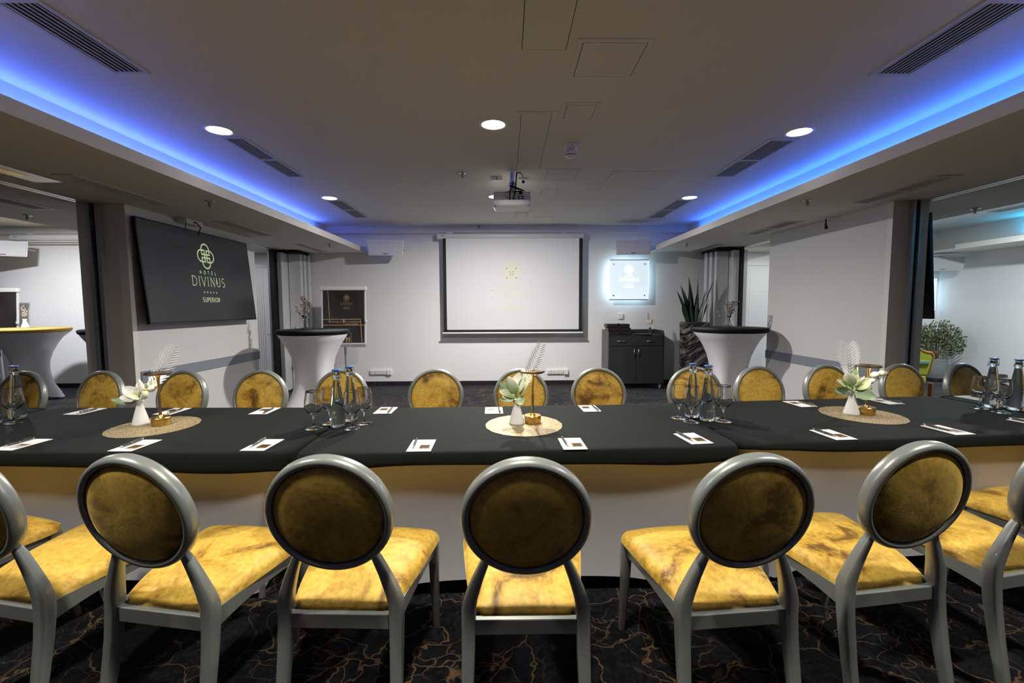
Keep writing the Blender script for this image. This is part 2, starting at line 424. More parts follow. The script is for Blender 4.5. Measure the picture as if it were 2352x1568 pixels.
# walls
struct('wall_back', MB().box(-13, 5.25, Yw, Yw + .12, 0, Zc + .02), paint_wall)
struct('wall_back', MB().box(5.25, 8.52, 8.85, 8.97, 0, Zc + .02).box(5.13, 5.25, Yw + .12, 8.97, 0, Zc), paint_wall)
struct('wall_right', MB().box(8.45, 8.57, -6.2, 8.85, 0, Zc), paint_wall)
struct('wall_left', MB().box(-12.0, -11.9, -6.2, Yw, 0, Zc), paint_wall)
struct('wall_front', MB().box(-13, 9, -6.3, -6.2, 0, Zc + .1), mat('front_wall_paint', (.35, .34, .33), .8))
def seg_wall(name, x0, x1, y0, y1, band_x, s):
    o = struct(name, MB().box(x0, x1, y0, y1, 0, Zs), paint_warm)
    xx = sorted((band_x, band_x + s * .012))
    MB().box(xx[0], xx[1], y0, y1, .677, .785).build('dado_rail', dado_m, o)
    return o
seg_wall('wall_left', -3.86, -3.50, 4.36, 6.44, -3.50, 1)
seg_wall('wall_right', 3.58, 3.88, 4.30, 6.21, 3.58, -1)
# baseboards
bb = mat('carpet_baseboard', (.012, .012, .016), .9, noise=(30, (.05, .035, .02), .3, .42, 4))
struct('baseboard_back', MB().box(-3.5, 5.2, Yw - .012, Yw, 0, .078), bb)
struct('baseboard_back', MB().box(-11.9, -4.65, Yw - .012, Yw, 0, .078), bb)
struct('baseboard_right', MB().box(8.438, 8.45, -3, 8.84, 0, .078).box(5.25, 8.45, 8.838, 8.85, 0, .078), bb)
# jamb posts with the dark partition slot and their panels
def jamb(s, xin, y0, k=1):
    mb = MB()
    X = lambda a: xin + s * a * k
    def bx(a, c, y, yy, m): a, c = sorted((X(a), X(c))); mb.box(a, c, y, yy, 0, Zs - .002, m)
    bx(0, .20, y0, y0 + .06, jamb_m); bx(.20, .235, y0 - .05, y0 + .05, alu_m)
    bx(.235, .275, y0 + .02, y0 + .05, black_m)
    bx(.275, .30, y0 - .06, y0 + .05, alu_m); bx(.30, .395, y0 - .05, y0 + .05, jamb_m)
    return mb
struct('trim_4', jamb(-1, -3.50, 4.30))
struct('trim_5', jamb(1, 3.58, 4.24, .73))
# aluminium partition track under the soffit
for nm, x in (('trim_6', -3.815), ('trim_7', 3.885)):
    mb = MB().box(x - .05, x - .008, -3, Yw, Zs - .004, Zs + .002).box(x + .008, x + .05, -3, Yw, Zs - .004, Zs + .002)
    struct(nm, mb, alu_m)
# doors at the back
def door(name, x0, x1, hx, hs):
    root = struct(name, MB().box(x0, x1, Yw - .045, Yw - .005, .01, 2.10), door_m)
    fr = MB().box(x0 - .07, x0, Yw - .06, Yw - .002, 0, 2.17).box(x1, x1 + .07, Yw - .06, Yw - .002, 0, 2.17).box(x0 - .07, x1 + .07, Yw - .06, Yw - .002, 2.10, 2.17)
    fr.build('door_frame', door_m, root)
    g = MB()
    for k in range(4): g.box(x0 + .22 + k * .035, x0 + .227 + k * .035, Yw - .049, Yw - .044, .12, 2.05)
    g.build('door_groove', jamb_m, root)
    h = MB().tube([(hx, Yw - .05, 1.02), (hx, Yw - .10, 1.01), (hx + hs * .05, Yw - .11, .92), (hx, Yw - .10, .81), (hx, Yw - .05, .80)], .010)
    h.lathe([(.022, 0), (.022, .01)], 12, (hx, Yw - .052, 1.015)).build('door_handle', chrome_m, root)
    MB().tube([(hx - hs * .02, Yw - .05, .935), (hx - hs * .02, Yw - .09, .935), (hx - hs * .12, Yw - .095, .93)], .008).build('door_lever', brass_m, root)
    return root
door('door_1', -4.58, -3.93, -4.06, 1)
door('door_2', 3.98, 4.72, 4.18, -1)

# ================================================================== folding partitions parked at the back
def folded(label, s, xs):
    t = thing('folding_partition', label, 'partition', (0, 0, 0))
    for (pts) in xs:
        MB().prism([(x, y) for x, y in (pts if s > 0 else pts[::-1])], .02, 2.29).build('panel', panel_m, t, .004)
        x = sum(p[0] for p in pts) / 4; y = sum(p[1] for p in pts) / 4
    return t
f1 = folded('grey folding partition panels parked at the far wall behind the left high table', 1,
    [[(-3.72, 7.50), (-3.64, 7.48), (-3.64, 7.95), (-3.72, 7.95)], [(-3.63, 7.70), (-3.44, 7.72), (-3.44, 7.80), (-3.63, 7.80)],
     [(-3.61, 7.83), (-3.425, 7.83), (-3.425, 7.91), (-3.61, 7.91)], [(-3.60, 7.94), (-3.40, 7.94), (-3.40, 8.03), (-3.60, 8.03)]])
MB().box(-3.79, -3.73, 7.42, 8.02, .0, 2.33).build('edge_seal', black_m, f1)
MB().box(-3.83, -3.80, 7.42, 8.02, .0, 2.33).build('frame_rail', alu_m, f1)
MB().box(-3.72, -3.42, 7.6, 8.02, 2.295, 2.335).build('top_gap', black_m, f1)
f2 = folded('grey folding partition panels parked behind the snake plant', 1,
    [[(3.66, 7.36), (3.745, 7.34), (3.745, 7.95), (3.66, 7.95)], [(3.46, 7.52), (3.65, 7.50), (3.65, 7.60), (3.46, 7.60)],
     [(3.43, 7.63), (3.60, 7.63), (3.60, 7.72), (3.43, 7.72)], [(3.40, 7.75), (3.60, 7.75), (3.60, 7.85), (3.40, 7.85)]])
MB().box(3.755, 3.81, 7.32, 8.02, .0, 2.33).build('edge_seal', black_m, f2)
MB().box(3.82, 3.92, 7.42, 8.02, .0, 2.30).build('end_panel', panel_m, f2)
MB().box(3.41, 3.74, 7.4, 8.0, 2.295, 2.335).build('top_gap', black_m, f2)
MB().tube([(3.47, 7.50, 1.30), (3.47, 7.46, 1.30), (3.50, 7.45, 1.22)], .008).build('handle', chrome_m, f2)
MB().tube([(-3.50, 7.72, 1.10), (-3.50, 7.68, 1.10), (-3.54, 7.67, 1.02)], .008).build('handle', chrome_m, f1)

# ================================================================== CEILING FITTINGS
PROTO = {}
def downlight_proto():
    t = thing('recessed_downlight', 'x', 'ceiling light')
    n = 32
    MB().lathe([(.108, -.001), (.108, -.006), (.098, -.009), (.088, -.006), (.088, -.001)], n, caps=False).build('trim_ring', white_metal, t)
    MB().lathe([(.088, -.005), (.04, -.0065), (.001, -.007)], n).build('diffuser', lens_m, t)
    MB().lathe([(.041, -.007), (.041, -.0105), (.036, -.0105), (.036, -.007)], n, caps=False).build('inner_ring', white_metal, t)
    return t
dl = downlight_proto(); u_ = [False]
DLP = [(-2.262, 3.735, 'left downlight of the near row in the main ceiling'), (-.094, 3.62, 'middle downlight of the near row in the main ceiling'),
       (2.376, 3.767, 'right downlight of the near row in the main ceiling'), (-2.251, 5.959, 'left downlight of the far row, beside the small vent'),
       (-.125, 5.90, 'middle downlight of the far row, half hidden by the projector'), (2.371, 5.964, 'right downlight of the far row near the far right vent')]
P_DL = 40
for i, (x, y, lb) in enumerate(DLP):
    place(dl, u_, (x, y, Zc), 0, 'round white ' + lb, 'recessed downlights in the main ceiling')
    area('downlight_lamp', (x, y, Zc - (.05 if i == 4 else .02)), .15, (6, 66, 6, 5, 125, 5)[i], (1, .96, .91) if i > 2 else (1, .95, .86), spread=(28, 156 if i < 3 else 180, 28)[i % 3])
for x, p_ in ((-2.26, 34), (-.09, 33), (2.38, 36)):      # the row above the camera, out of the picture
    area('downlight_lamp', (x, .98, Zc - .02), .15, p_, (1, .95, .86), spread=140)
# adjacent rooms' lamps (out of view)
area('side_room_lamp', (-7.2, 6.3, Zc - .02), .2, 95, (.93, .95, 1)); area('side_room_lamp', (-7.6, 2.6, Zc - .02), .2, 12, (.93, .95, 1))
area('side_room_lamp', (6.6, 5.8, Zc - .02), .2, 110, (.90, .97, 1)); area('side_room_lamp', (-4.3, 7.2, Zs - .02), .2, 5, (.95, .95, 1))
area('side_room_lamp', (4.45, 7.3, Zs - .02), .2, 6, (1, .96, .84))

def vent(label, x0, x1, y0, y1, z, nx, ny, group):
    """louvred ceiling grille; bars run along y; ny cells along y"""
    t = thing('ceiling_vent', label, 'vent', ((x0 + x1) / 2, (y0 + y1) / 2, z), 0, group)
    w, d = (x1 - x0) / 2, (y1 - y0) / 2; fw = min(.035, w * .22)
    fr = MB().box(-w, w, -d, -d + fw, -.008, 0).box(-w, w, d - fw, d, -.008, 0).box(-w, -w + fw, -d + fw, d - fw, -.008, 0).box(w - fw, w, -d + fw, d - fw, -.008, 0)
    for k in range(1, ny):
        yy = -d + 2 * d * k / ny; fr.box(-w + fw, w - fw, yy - .018, yy + .018, -.008, 0)
    fr.build('frame', vent_m, t)
    MB().box(-w + fw, w - fw, -d + fw, d - fw, -.002, -.0005).build('backing', vent_d, t)
    sl = MB(); iw = w - fw
    for k in range(nx):
        xx = -iw + 2 * iw * (k + .5) / nx; sl.box(xx - iw / nx * .38, xx + iw / nx * .10, -d + fw, d - fw, -.007, -.003)
    sl.build('louvres', vent_m, t)
    return t
g_ = 'louvred vents in the main ceiling'
vent('long louvred vent at the top left corner, beside the blue cove', -2.34, -2.12, 1.55, 2.86, Zc, 6, 2, g_)
vent('louvred vent behind the near left downlight', -2.34, -2.15, 3.88, 5.02, Zc, 6, 2, g_)
vent('small louvred vent behind the far left downlight', -2.36, -2.12, 6.08, 7.23, Zc, 6, 2, g_)
vent('wide louvred vent at the top right corner, beside the blue cove', 2.22, 2.48, 1.5, 2.87, Zc, 8, 2, g_)
vent('louvred vent behind the near right downlight', 2.22, 2.48, 3.92, 5.03, Zc, 9, 2, g_)
vent('louvred vent behind the far right downlight', 2.22, 2.48, 6.08, 7.30, Zc, 9, 2, g_)
g_ = 'slim vents in the lowered ceiling strips'
vent('slim vent in the left lowered ceiling near the pillar', -3.25, -3.09, 3.37, 4.30, Zs, 6, 2, g_)
vent('slim vent in the left lowered ceiling above the television', -3.24, -3.05, 5.13, 6.12, Zs, 5, 2, g_)
vent('slim vent in the left lowered ceiling before the folded partition', -3.17, -3.06, 6.95, 7.86, Zs, 3, 2, g_)
vent('slim vent in the right lowered ceiling near the pillar', 3.20, 3.39, 3.41, 4.29, Zs, 6, 2, g_)
vent('slim vent in the right lowered ceiling above the side wall', 3.15, 3.38, 5.20, 6.14, Zs, 5, 2, g_)
vent('slim vent in the right lowered ceiling before the folded partition', 3.18, 3.40, 7.03, 7.97, Zs, 4, 2, g_)
vent('dark vent in the lowered ceiling of the left side room', -4.55, -4.30, 3.3, 4.5, Zs, 3, 1, g_)
vent('small vent in the ceiling of the right side room beside the cyan light', 7.25, 7.45, 6.1, 6.9, Zc, 4, 1, g_)
# square brushed frame in left soffit
t = thing('ceiling_hatch', 'aluminium framed hatch with golden reflections in the left lowered ceiling', 'hatch', (-3.45, 3.30, Zs))
MB().box(-.10, .10, -.26, .26, -.006, 0).build('panel', alu_m, t)
MB().box(-.055, .02, -.18, .10, -.008, -.006).build('painted_reflection', brass_m, t)  # brass patch painting the golden reflection on the metal panel

def hatch(label, x0, x1, y0, y1, open_=False):
    t = thing('access_panel', label, 'access panel', ((x0 + x1) / 2, (y0 + y1) / 2, Zc), 0, 'access panels in the main ceiling')
    w, d = (x1 - x0) / 2, (y1 - y0) / 2; f = .03; g = .004
    fr = MB().box(-w, w, -d, -d + f, -.004, 0).box(-w, w, d - f, d, -.004, 0).box(-w, -w + f, -d + f, d - f, -.004, 0).box(w - f, w, -d + f, d - f, -.004, 0)
    fr.build('frame', paint_ceil, t)
    MB().box(-w + f, w - f, -d + f, d - f, -.0012, -.0004).build('gap', black_m, t)
    MB().box(-w + f + g, w - f - g, -d + f + g, d - f - g, -.0045, -.001).build('cover', paint_ceil, t)
hatch('access panel cut by the top edge of the picture', .06, .365, 1.4, 2.63)
hatch('square access panel next to the panel at the top edge', .385, .795, 2.50, 2.92)
hatch('small access panel beyond the square one, level with the middle downlight', .40, .67, 3.25, 3.55)
hatch('long narrow access panel right of the middle downlight', .083, .372, 3.40, 4.79)
hatch('access panel beyond the smoke detector', .40, .79, 4.75, 5.21)
hatch('wide flush access panel on the right before the far right downlight', 1.085, 1.83, 4.83, 5.61)
hatch('small access panel behind and right of the projector', .40, .66, 5.52, 5.84)
hatch('small access panel just past the projector, nearest the screen', .13, .35, 6.85, 7.26)
hatch('small access panel with a sagging lid near the screen', .435, .78, 7.22, 7.65)

def sprink():
    t = thing('fire_sprinkler', 'x', 'sprinkler')
    MB().lathe([(.001, 0), (.038, -.001), (.040, -.006), (.014, -.010)], 20, caps=False).build('escutcheon', chrome_m, t)
    m = MB().lathe([(.011, -.008), (.011, -.025), (.006, -.028), (.006, -.045)], 10)
    m.tube([(-.012, 0, -.02), (-.014, 0, -.035), (-.004, 0, -.05)], .003, 6).tube([(.012, 0, -.02), (.014, 0, -.035), (.004, 0, -.05)], .003, 6)
    m.lathe([(.002, -.048), (.016, -.05), (.016, -.052), (.002, -.053)], 12)
    m.build('head', wire_m, t)
    return t
sp = sprink(); u_ = [False]
for x, y, z, lb in [(-.454, 4.891, Zc, 'in the main ceiling left of the projector'), (-.469, 7.95, 2.79, 'above the projection screen casing'),
                    (-2.651, 4.184, Zs, 'in the left lowered ceiling above the television'), (-4.897, 4.796, Zs, 'in the left side room'),
                    (-2.645, 6.941, Zs, 'in the left lowered ceiling near the far wall'), (2.752, 6.998, Zs, 'in the right lowered ceiling near the far wall'),
                    (2.742, 4.187, Zs, 'in the right lowered ceiling beside the blue cove'), (4.659, 4.547, Zs, 'in the right side room')]:
    place(sp, u_, (x, y, z - (.118 if y == 7.95 else 0) * 0), 0, 'chrome fire sprinkler ' + lb, 'chrome fire sprinklers')
# smoke detector
t = thing('smoke_detector', 'white smoke detector hanging below the main ceiling on a small base', 'smoke detector', (.57, 4.08, Zc))
MB().box(-.045, .055, -.06, .03, -.03, 0).build('mount', white_pl, t)
MB().lathe([(.03, -.03), (.052, -.055), (.056, -.075), (.052, -.09), (.03, -.105), (.001, -.108)], 24).build('housing', white_pl, t)
MB().lathe([(.0535, -.082), (.0535, -.090)], 24, caps=False).build('sensor_slots', vent_d, t)
MB().box(-.004, .004, -.064, -.06, -.02, -.012).build('indicator_light', mat('red_led', (.5, .02, .02), .3), t)
# right wall bracket
t = thing('wall_sensor', 'small dark sensor hanging from a white plate at the top of the right wall', 'sensor', (3.50, 5.02, Zs))
MB().box(-.06, .06, -.06, .06, -.012, 0).build('plate', white_pl, t)
MB().tube([(0, 0, -.012), (0, 0, -.06), (0, -.01, -.12)], [.006, .008, .018], 10).build('sensor_body', cable_m, t)

# ------------------------------------------------------------------ projector
t = thing('projector', 'white ceiling projector seen from its socket side, hung on a grey pole', 'projector', (.065, 4.95, Zc))
MB().lathe([(.06, 0), (.06, -.008), (.036, -.02)], 24, (0, -.14, 0)).build('ceiling_plate', white_metal, t)
MB().tube([(0, -.14, -.01), (0, -.12, -.13)], .022, 14).tube([(0, -.12, -.12), (0, -.09, -.20)], .030, 14).build('pole', alu_m, t)
sh = MB(); W = .2
prof = [(-.02, .96), (0, 1), (.045, 1.0)]
sh.box(-.195, .195, -.12, .20, -.30, -.205)
sh.build('housing', proj_m, t, .012)
rg = []
for z, k in ((-.300, .98), (-.320, .97), (-.343, .90), (-.350, .80)):
    rg.append([(x * k, (y + .03) * (.6 + .4 * k) - .03, z) for x, y in [(-.2, -.14), (-.1, -.155), (0, -.16), (.1, -.155), (.2, -.14), (.205, .0), (.2, .2), (-.2, .2), (-.205, 0)]])
MB().loft(rg[::-1]).build('lower_shell', white_pl, t)
pr = MB()
for k, (x, z, w, h, m) in enumerate([(.09, -.222, .018, .014, cable_m), (.07, -.258, .012, .005, mat('vga_blue', (.02, .03, .16), .4)), (.108, -.258, .012, .005, cable_m),
        (.07, -.278, .012, .005, cable_m), (.108, -.278, .012, .005, cable_m), (-.05, -.262, .004, .004, cable_m), (-.05, -.276, .004, .004, cable_m),
        (-.024, -.278, .009, .010, cable_m), (.014, -.278, .009, .010, cable_m), (.036, -.278, .005, .005, cable_m)]):
    pr.box(x - w, x + w, -.126, -.119, z - h, z + h, m)
pr.build('sockets', None, t)
MB().box(-.085, -.035, -.124, -.119, -.216, -.207).build('sticker', photo_b, t)
cb = MB()
cb.tube([(.05, -.10, 0), (.045, -.12, -.05), (.04, -.125, -.12), (.035, -.135, -.17), (.03, -.14, -.23), (.014, -.15, -.27)], .007)
cb.tube([(.05, -.12, -.02), (.085, -.10, -.01), (.11, -.02, -.02), (.12, .07, -.012)], .005)
cb.tube([(.02, -.15, -.11), (-.01, -.15, -.17), (-.025, -.15, -.22), (-.024, -.145, -.27)], .006)
cb.tube([(-.03, -.14, -.15), (.03, -.155, -.17), (.12, -.14, -.20), (.13, -.11, -.20)], .005)
cb.tube([(-.02, -.15, -.16), (.05, -.16, -.19), (.10, -.15, -.20), (.09, -.13, -.225)], .006)
cb.tube([(-.027 * cos(a) , -.12 - .027 * sin(a), -.125) for a in [k * pi / 8 for k in range(17)]], .004)
cb.box(-.04, .11, -.115, -.09, -.207, -.197)
cb.build('cable', cable_m, t)
t = thing('ceiling_socket', 'white double wall-style socket on the ceiling left of the projector pole', 'socket', (-.09, 5.05, Zc))
MB().box(-.07, .055, -.035, .035, -.04, 0).build('housing', white_pl, t, .004); MB().box(-.008, -.002, -.037, -.034, -.036, -.006).build('joint', vent_d, t)
t = thing('ceiling_socket', 'white socket on the ceiling right of the projector pole with a black plug', 'socket', (.19, 5.07, Zc))
MB().box(-.05, .05, -.035, .035, -.03, 0).build('housing', white_pl, t, .004); MB().lathe([(.012, -.03), (.02, -.045), (.008, -.06)], 10).build('plug', cable_m, t)

# ================================================================== FAR WALL
# projection screen
t = thing('projection_screen', 'pulled-down white projection screen with black border showing the hotel mark', 'projection screen', (.09, 7.90, 0))
cs = []
for x in (-1.27, -1.255, 1.225, 1.24):
    k = 1 if abs(x) < 1.26 and x != 1.24 else .93
    cs.append([(x, .03 + .058 * k * cos(a), 2.605 + .052 * k * sin(a)) for a in [2 * pi * j / 16 for j in range(16)]])
MB().loft(cs).build('casing', white_metal, t)
for x in (-1.06, .90): MB().box(x - .05, x + .05, 0, .18, 2.652, 2.67).build('bracket', white_metal, t)
MB().box(-1.175, -1.12, -.002, .002, .99, 2.57).box(1.165, 1.225, -.002, .002, .99, 2.57).box(-1.175, 1.225, -.002, .002, .96, 1.003).build('border', scr_b, t)
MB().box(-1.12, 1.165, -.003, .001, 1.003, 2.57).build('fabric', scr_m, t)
MB().tube([(-1.20, 0, .945), (1.24, 0, .945)], .014, 10).build('bottom_bar', white_metal, t)
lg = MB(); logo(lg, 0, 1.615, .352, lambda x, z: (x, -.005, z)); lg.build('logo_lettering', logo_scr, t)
MB().box(-1.20, -1.14, -.033, -.030, 2.602, 2.610).build('maker_badge', dado_m, t)
# loudspeakers
def speaker(label, x, y, rz, face=1, z=2.385):
    t = thing('loudspeaker', label, 'speaker', (x, y, z), rz, 'white wall loudspeakers')
    # wedge cabinet: wide front, tilted down
    w = .315; wb = .20
    fr = [(-w, -.13, .12), (w, -.13, .12), (w - .035, -.10, -.13), (-w + .035, -.10, -.13)]
    bk = [(-wb, .14, .10), (wb, .14, .10), (wb - .02, .13, -.06), (-wb + .02, .13, -.06)]
    MB().add(fr + bk, [(0, 1, 2, 3), (7, 6, 5, 4), (0, 4, 5, 1), (1, 5, 6, 2), (2, 6, 7, 3), (3, 7, 4, 0)]).build('cabinet', white_pl, t, .008)
    q = [(-w + .02, -.134, .103), (w - .02, -.134, .103), (w - .052, -.107, -.113), (-w + .052, -.107, -.113)]
    MB().add(q + [(a, b_ - .004, c) for a, b_, c in q], [(4, 5, 6, 7), (0, 1, 5, 4), (1, 2, 6, 5), (2, 3, 7, 6), (3, 0, 4, 7)]).build('grille', mat('speaker_grille', (.68, .68, .70), .6, noise=(500, (.56, .56, .58), .4, .6, 1)), t)
    MB().box(-.035, .035, -.114, -.110, -.106, -.096).build('badge', cable_m, t)
    MB().box(-.03, .03, .13, .30 if face else .3, .0, .04).tube([(wb * face, .1, .02), ((wb + .10) * face, .16, 0), ((wb + .02) * face, .28, -.01)], .008).build('wall_bracket', white_metal, t)
    return t
speaker('white wall loudspeaker left of the projection screen', -2.02, 7.79, R_(6), 1)
speaker('white wall loudspeaker right of the projection screen above the lit sign', 2.14, 7.79, R_(-6), -1)
speaker('white wall loudspeaker in the left side room', -8.25, 7.70, R_(28), 1)
speaker('white wall loudspeaker in the right side room beside the television edge', 8.05, 8.42, R_(-28), -1, 2.15)
# left side room screen casing
t = thing('projection_screen', 'rolled-up projection screen casing in the left side room', 'projection screen', (-7.1, 7.90, 0))
MB().loft([[(x, .03 + .058 * cos(a), 2.605 + .052 * sin(a)) for a in [2 * pi * j / 16 for j in range(16)]] for x in (-1.27, 1.24)]).build('casing', white_metal, t)
MB().tube([(-1.2, 0, 2.53), (1.2, 0, 2.53)], .01, 8).build('bottom_bar', white_metal, t)
for x in (-.95, .9): MB().box(x - .05, x + .05, 0, .18, 2.652, 2.67).build('bracket', white_metal, t)
MB().box(-1.20, -1.14, -.033, -.030, 2.602, 2.610).build('maker_badge', dado_m, t)

# lit acrylic sign
t = thing('illuminated_sign', 'square frosted acrylic sign glowing cold white on the far wall', 'sign', (2.135, 7.95, 1.855))
MB().box(-.335, .335, 0, .012, -.335, .335).build('acrylic_plate', sign_m, t)
for x in (-.336, .336): MB().box(x - .004, x + .004, .002, .014, -.335, .335).build('glowing_edge', sign_e, t)
MB().box(-.34, .34, -.004, .03, .336, .350).box(-.34, .34, -.004, .03, -.352, -.336).build('metal_rail', alu_m, t)
lg = MB(); logo(lg, 0, .0, .17, lambda x, z: (x, -.002, z)); lg.build('logo_lettering', logo_sign, t)
for x in (-.27, .27):
    for z in (-.27, .27):
        MB().lathe([(.012, 0), (.012, .012)], 14).build('stud', chrome_m, t, loc=(x, -.012, z), rot=(R_(-90), 0, 0))
area('sign_backlight', (2.135, 7.968, 1.855), .66, 3, (.55, .84, 1), (R_(90), 0, 0), 'RECTANGLE', .62)

t = thing('illuminated_sign', 'glowing white acrylic sign in the right side room, mostly hidden by the television edge', 'sign', (7.96, 8.74, 1.60))
MB().box(-.335, .335, 0, .012, -.31, .31).build('acrylic_plate', sign_m, t)
for x in (-.336, .336): MB().box(x - .006, x + .006, .002, .014, -.31, .31).build('glowing_edge', sign_e, t)
MB().box(-.34, .34, -.004, .03, .312, .324).box(-.34, .34, -.004, .03, -.326, -.312).build('metal_rail', alu_m, t)
area('sign_backlight', (7.96, 8.756, 1.60), .66, 2, (.55, .84, 1), (R_(90), 0, 0), 'RECTANGLE', .6)

# wall sockets
def socket(label, x, z, n, extra, cat='socket'):
    t = thing('wall_socket', label, cat, (x, Yw, z))
    for k in range(n):
        g = MB().box(k * .072, k * .072 + .068, -.035, 0, -.038, .038).build('socket_unit', white_pl, t, .004)
        MB().lathe([(.020, 0), (.020, .003)], 16).build('socket_hole', vent_m, g, loc=(k * .072 + .034, -.034, 0), rot=(R_(90), 0, 0))
    if extra: MB().box(n * .072 + .012, n * .072 + .09, -.05, 0, -.045, .045).build('data_outlet', white_pl, t, .004)
    return t
socket('row of four white sockets and a data outlet on the far wall left of screen', -2.43, .245, 4, True)
socket('row of four white sockets and a data outlet on the far wall below screen', .72, .235, 4, True)
t = thing('light_switch', 'small white wall switch above the dark sideboard', 'switch', (2.03, Yw, 1.22))
MB().box(-.045, .045, -.03, 0, -.05, .05).build('plate', white_pl, t, .005); MB().box(0, .035, -.038, -.03, -.035, .035).build('rocker', white_pl, t, .003)
t = thing('wall_socket', 'white socket low on the side-room wall at the left picture edge', 'socket', (-9.0, Yw, .22))
MB().box(-.07, .07, -.035, 0, -.04, .04).build('socket_unit', white_pl, t)

# flip chart ---------------------------------------------------------------
def flipchart(label, x, y, full=True):
    t = thing('flip_chart', label, 'flip chart', (x, y, 0))
    A = Matrix.Rotation(R_(-4), 4, 'X')
    def P(x0, x1, z0, z1, y0, y1, nm, m, par=None, bv=0):
        mb = MB(); mb.M = Matrix.Translation((0, 0, .78)) @ A; mb.box(x0, x1, y0, y1, z0, z1); return mb.build(nm, m, par or t, bv)
    P(-.36, .36, 0, .93, 0, .02, 'board', white_metal)
    P(-.375, .375, .895, .965, -.03, .035, 'header_bar', white_pl, None, .012)
    P(-.37, .37, -.03, .02, -.07, .02, 'tray', alu_m)
    P(-.36, -.345, .02, .9, -.006, 0, 'side_rail', white_pl); P(.345, .36, .02, .9, -.006, 0, 'side_rail', white_pl)
    po = P(-.335, .335, .04, .89, -.004, 0, 'poster', poster_m)
    if full:
        M4 = Matrix.Translation((0, 0, .78)) @ A
        T = lambda a, z: M4 @ Vector((a, -.006, z))
        g = MB(); logo(g, .05, .675, .10, T, sup=True)
        for (x0, z0, x1, z1) in [(-.255, .89, -.225, .37), (-.335, .425, .275, .425), (.275, .425, .295, .05), (-.335, .33, .335, .33)]:
            stroke(g, [(x0, z0), (x1, z1)], .011, T)
        stroke(g, [(.02, .06), (.02, .18)] + [(.07 - .05 * cos(a), .18 + .05 * sin(a)) for a in [k * pi / 10 for k in range(11)]] + [(.12, .06), (.02, .06)], .005, T)
        stroke(g, [(.045, .06), (.055, .13), (.07, .10), (.085, .13), (.095, .06)], .012, T)
        text(g, 'GROUP', .07, .035, .014, T, .16, .3)
        g.build('poster_print', poster_g, po)
        for s_, zz, cx in (('Kiv\u00e1l\u00f3s\u00e1g minden esem\u00e9nyen.', .372, .02), ('every event.', .337, .13)):
            cu = bpy.data.curves.new('poster_text', 'FONT'); cu.body = s_; cu.size = .044; cu.align_x = 'CENTER'; cu.extrude = .0005
            o = bpy.data.objects.new('poster_text', cu); C.objects.link(o); o.parent = po; cu.materials.append(poster_g)
            o.matrix_local = M4 @ Matrix.Translation((cx, -.006, zz)) @ Matrix.Rotation(R_(90), 4, 'X')
            bpy.context.view_layer.update(); me_ = bpy.data.meshes.new_from_object(o.evaluated_get(bpy.context.evaluated_depsgraph_get())); o2 = bpy.data.objects.new('poster_text', me_); C.objects.link(o2); o2.parent = po; o2.matrix_local = o.matrix_local.copy(); bpy.data.objects.remove(o)
    MB().tube([(0, .04, 1.2), (.02, .045, .03)], .02, 10).build('pole', alu_m, t)
    MB().lathe([(.001, 0), (.20, .0), (.20, .02), (.03, .035), (.001, .035)], 24).build('base', white_metal, t)
    MB().box(.36, .385, -.01, .02, 1.15, 1.19).build('clamp', white_pl, t)
    return t
flipchart('flip chart with a black and gold hotel poster behind the left high table', -2.66, 7.45)
flipchart('flip chart with a dark poster at the left edge, in the side room', -8.50, 7.66, False)

# sideboard -----------------------------------------------------------------
t = thing('sideboard', 'dark anthracite sideboard on castors with gold bar handles', 'sideboard', (2.165, 7.78, 0))
MB().box(-.455, .455, -.21, .25, .09, .90).build('body', sb_m, t, .003)
MB().add([(-.475, -.22, .09), (-.475, .26, .09), (-.475, .26, .99), (-.475, -.16, .99), (-.475, -.22, .93), (-.455, -.22, .09), (-.455, .26, .09), (-.455, .26, .99), (-.455, -.16, .99), (-.455, -.22, .93)],
    [(4, 3, 2, 1, 0), (5, 6, 7, 8, 9), (0, 1, 6, 5), (1, 2, 7, 6), (2, 3, 8, 7), (3, 4, 9, 8), (4, 0, 5, 9)]).build('side_panel', sb_side, t)
MB().add([(.475, -.22, .09), (.475, .26, .09), (.475, .26, .99), (.475, -.16, .99), (.475, -.22, .93), (.455, -.22, .09), (.455, .26, .09), (.455, .26, .99), (.455, -.16, .99), (.455, -.22, .93)],
    [(0, 1, 2, 3, 4), (9, 8, 7, 6, 5), (5, 6, 1, 0), (6, 7, 2, 1), (7, 8, 3, 2), (8, 9, 4, 3), (9, 5, 0, 4)]).build('side_panel', sb_m, t)
MB().box(-.455, .455, .24, .26, .90, .99).build('back_rail', sb_m, t)
MB().box(-.46, .46, -.222, .24, .90, .915).build('top', sb_m, t)
dr = MB().box(-.45, .45, -.228, -.211, .735, .895).build('drawer', sb_m, t, .002)
for x in (-.255, .245): MB().tube([(x - .065, -.228, .815), (x - .065, -.245, .815), (x + .065, -.245, .815), (x + .065, -.228, .815)], .006, 8).build('handle', gold_handle, dr)
for x0, x1, hx in ((-.45, -.003, -.035), (.003, .45, .04)):
    d_ = MB().box(x0, x1, -.228, -.211, .10, .728).build('door', sb_m, t, .002)
    MB().tube([(hx, -.228, .68), (hx, -.245, .68), (hx, -.245, .55), (hx, -.228, .55)], .006, 8).build('handle', gold_handle, d_)
for x in (-.40, .42):
    for y in (-.17, .2): MB().lathe([(.001, -.012), (.035, -.012), (.035, .012), (.001, .012)], 16).build('castor', mat('castor_grey', (.25, .25, .27), .3) if x < 0 and y < 0 else MATS['castor_grey'], t, loc=(x, y, .036), rot=(0, R_(90), 0)); MB().box(x - .02, x + .02, y - .02, y + .02, .036, .09).build('castor_bracket', alu_m, t)
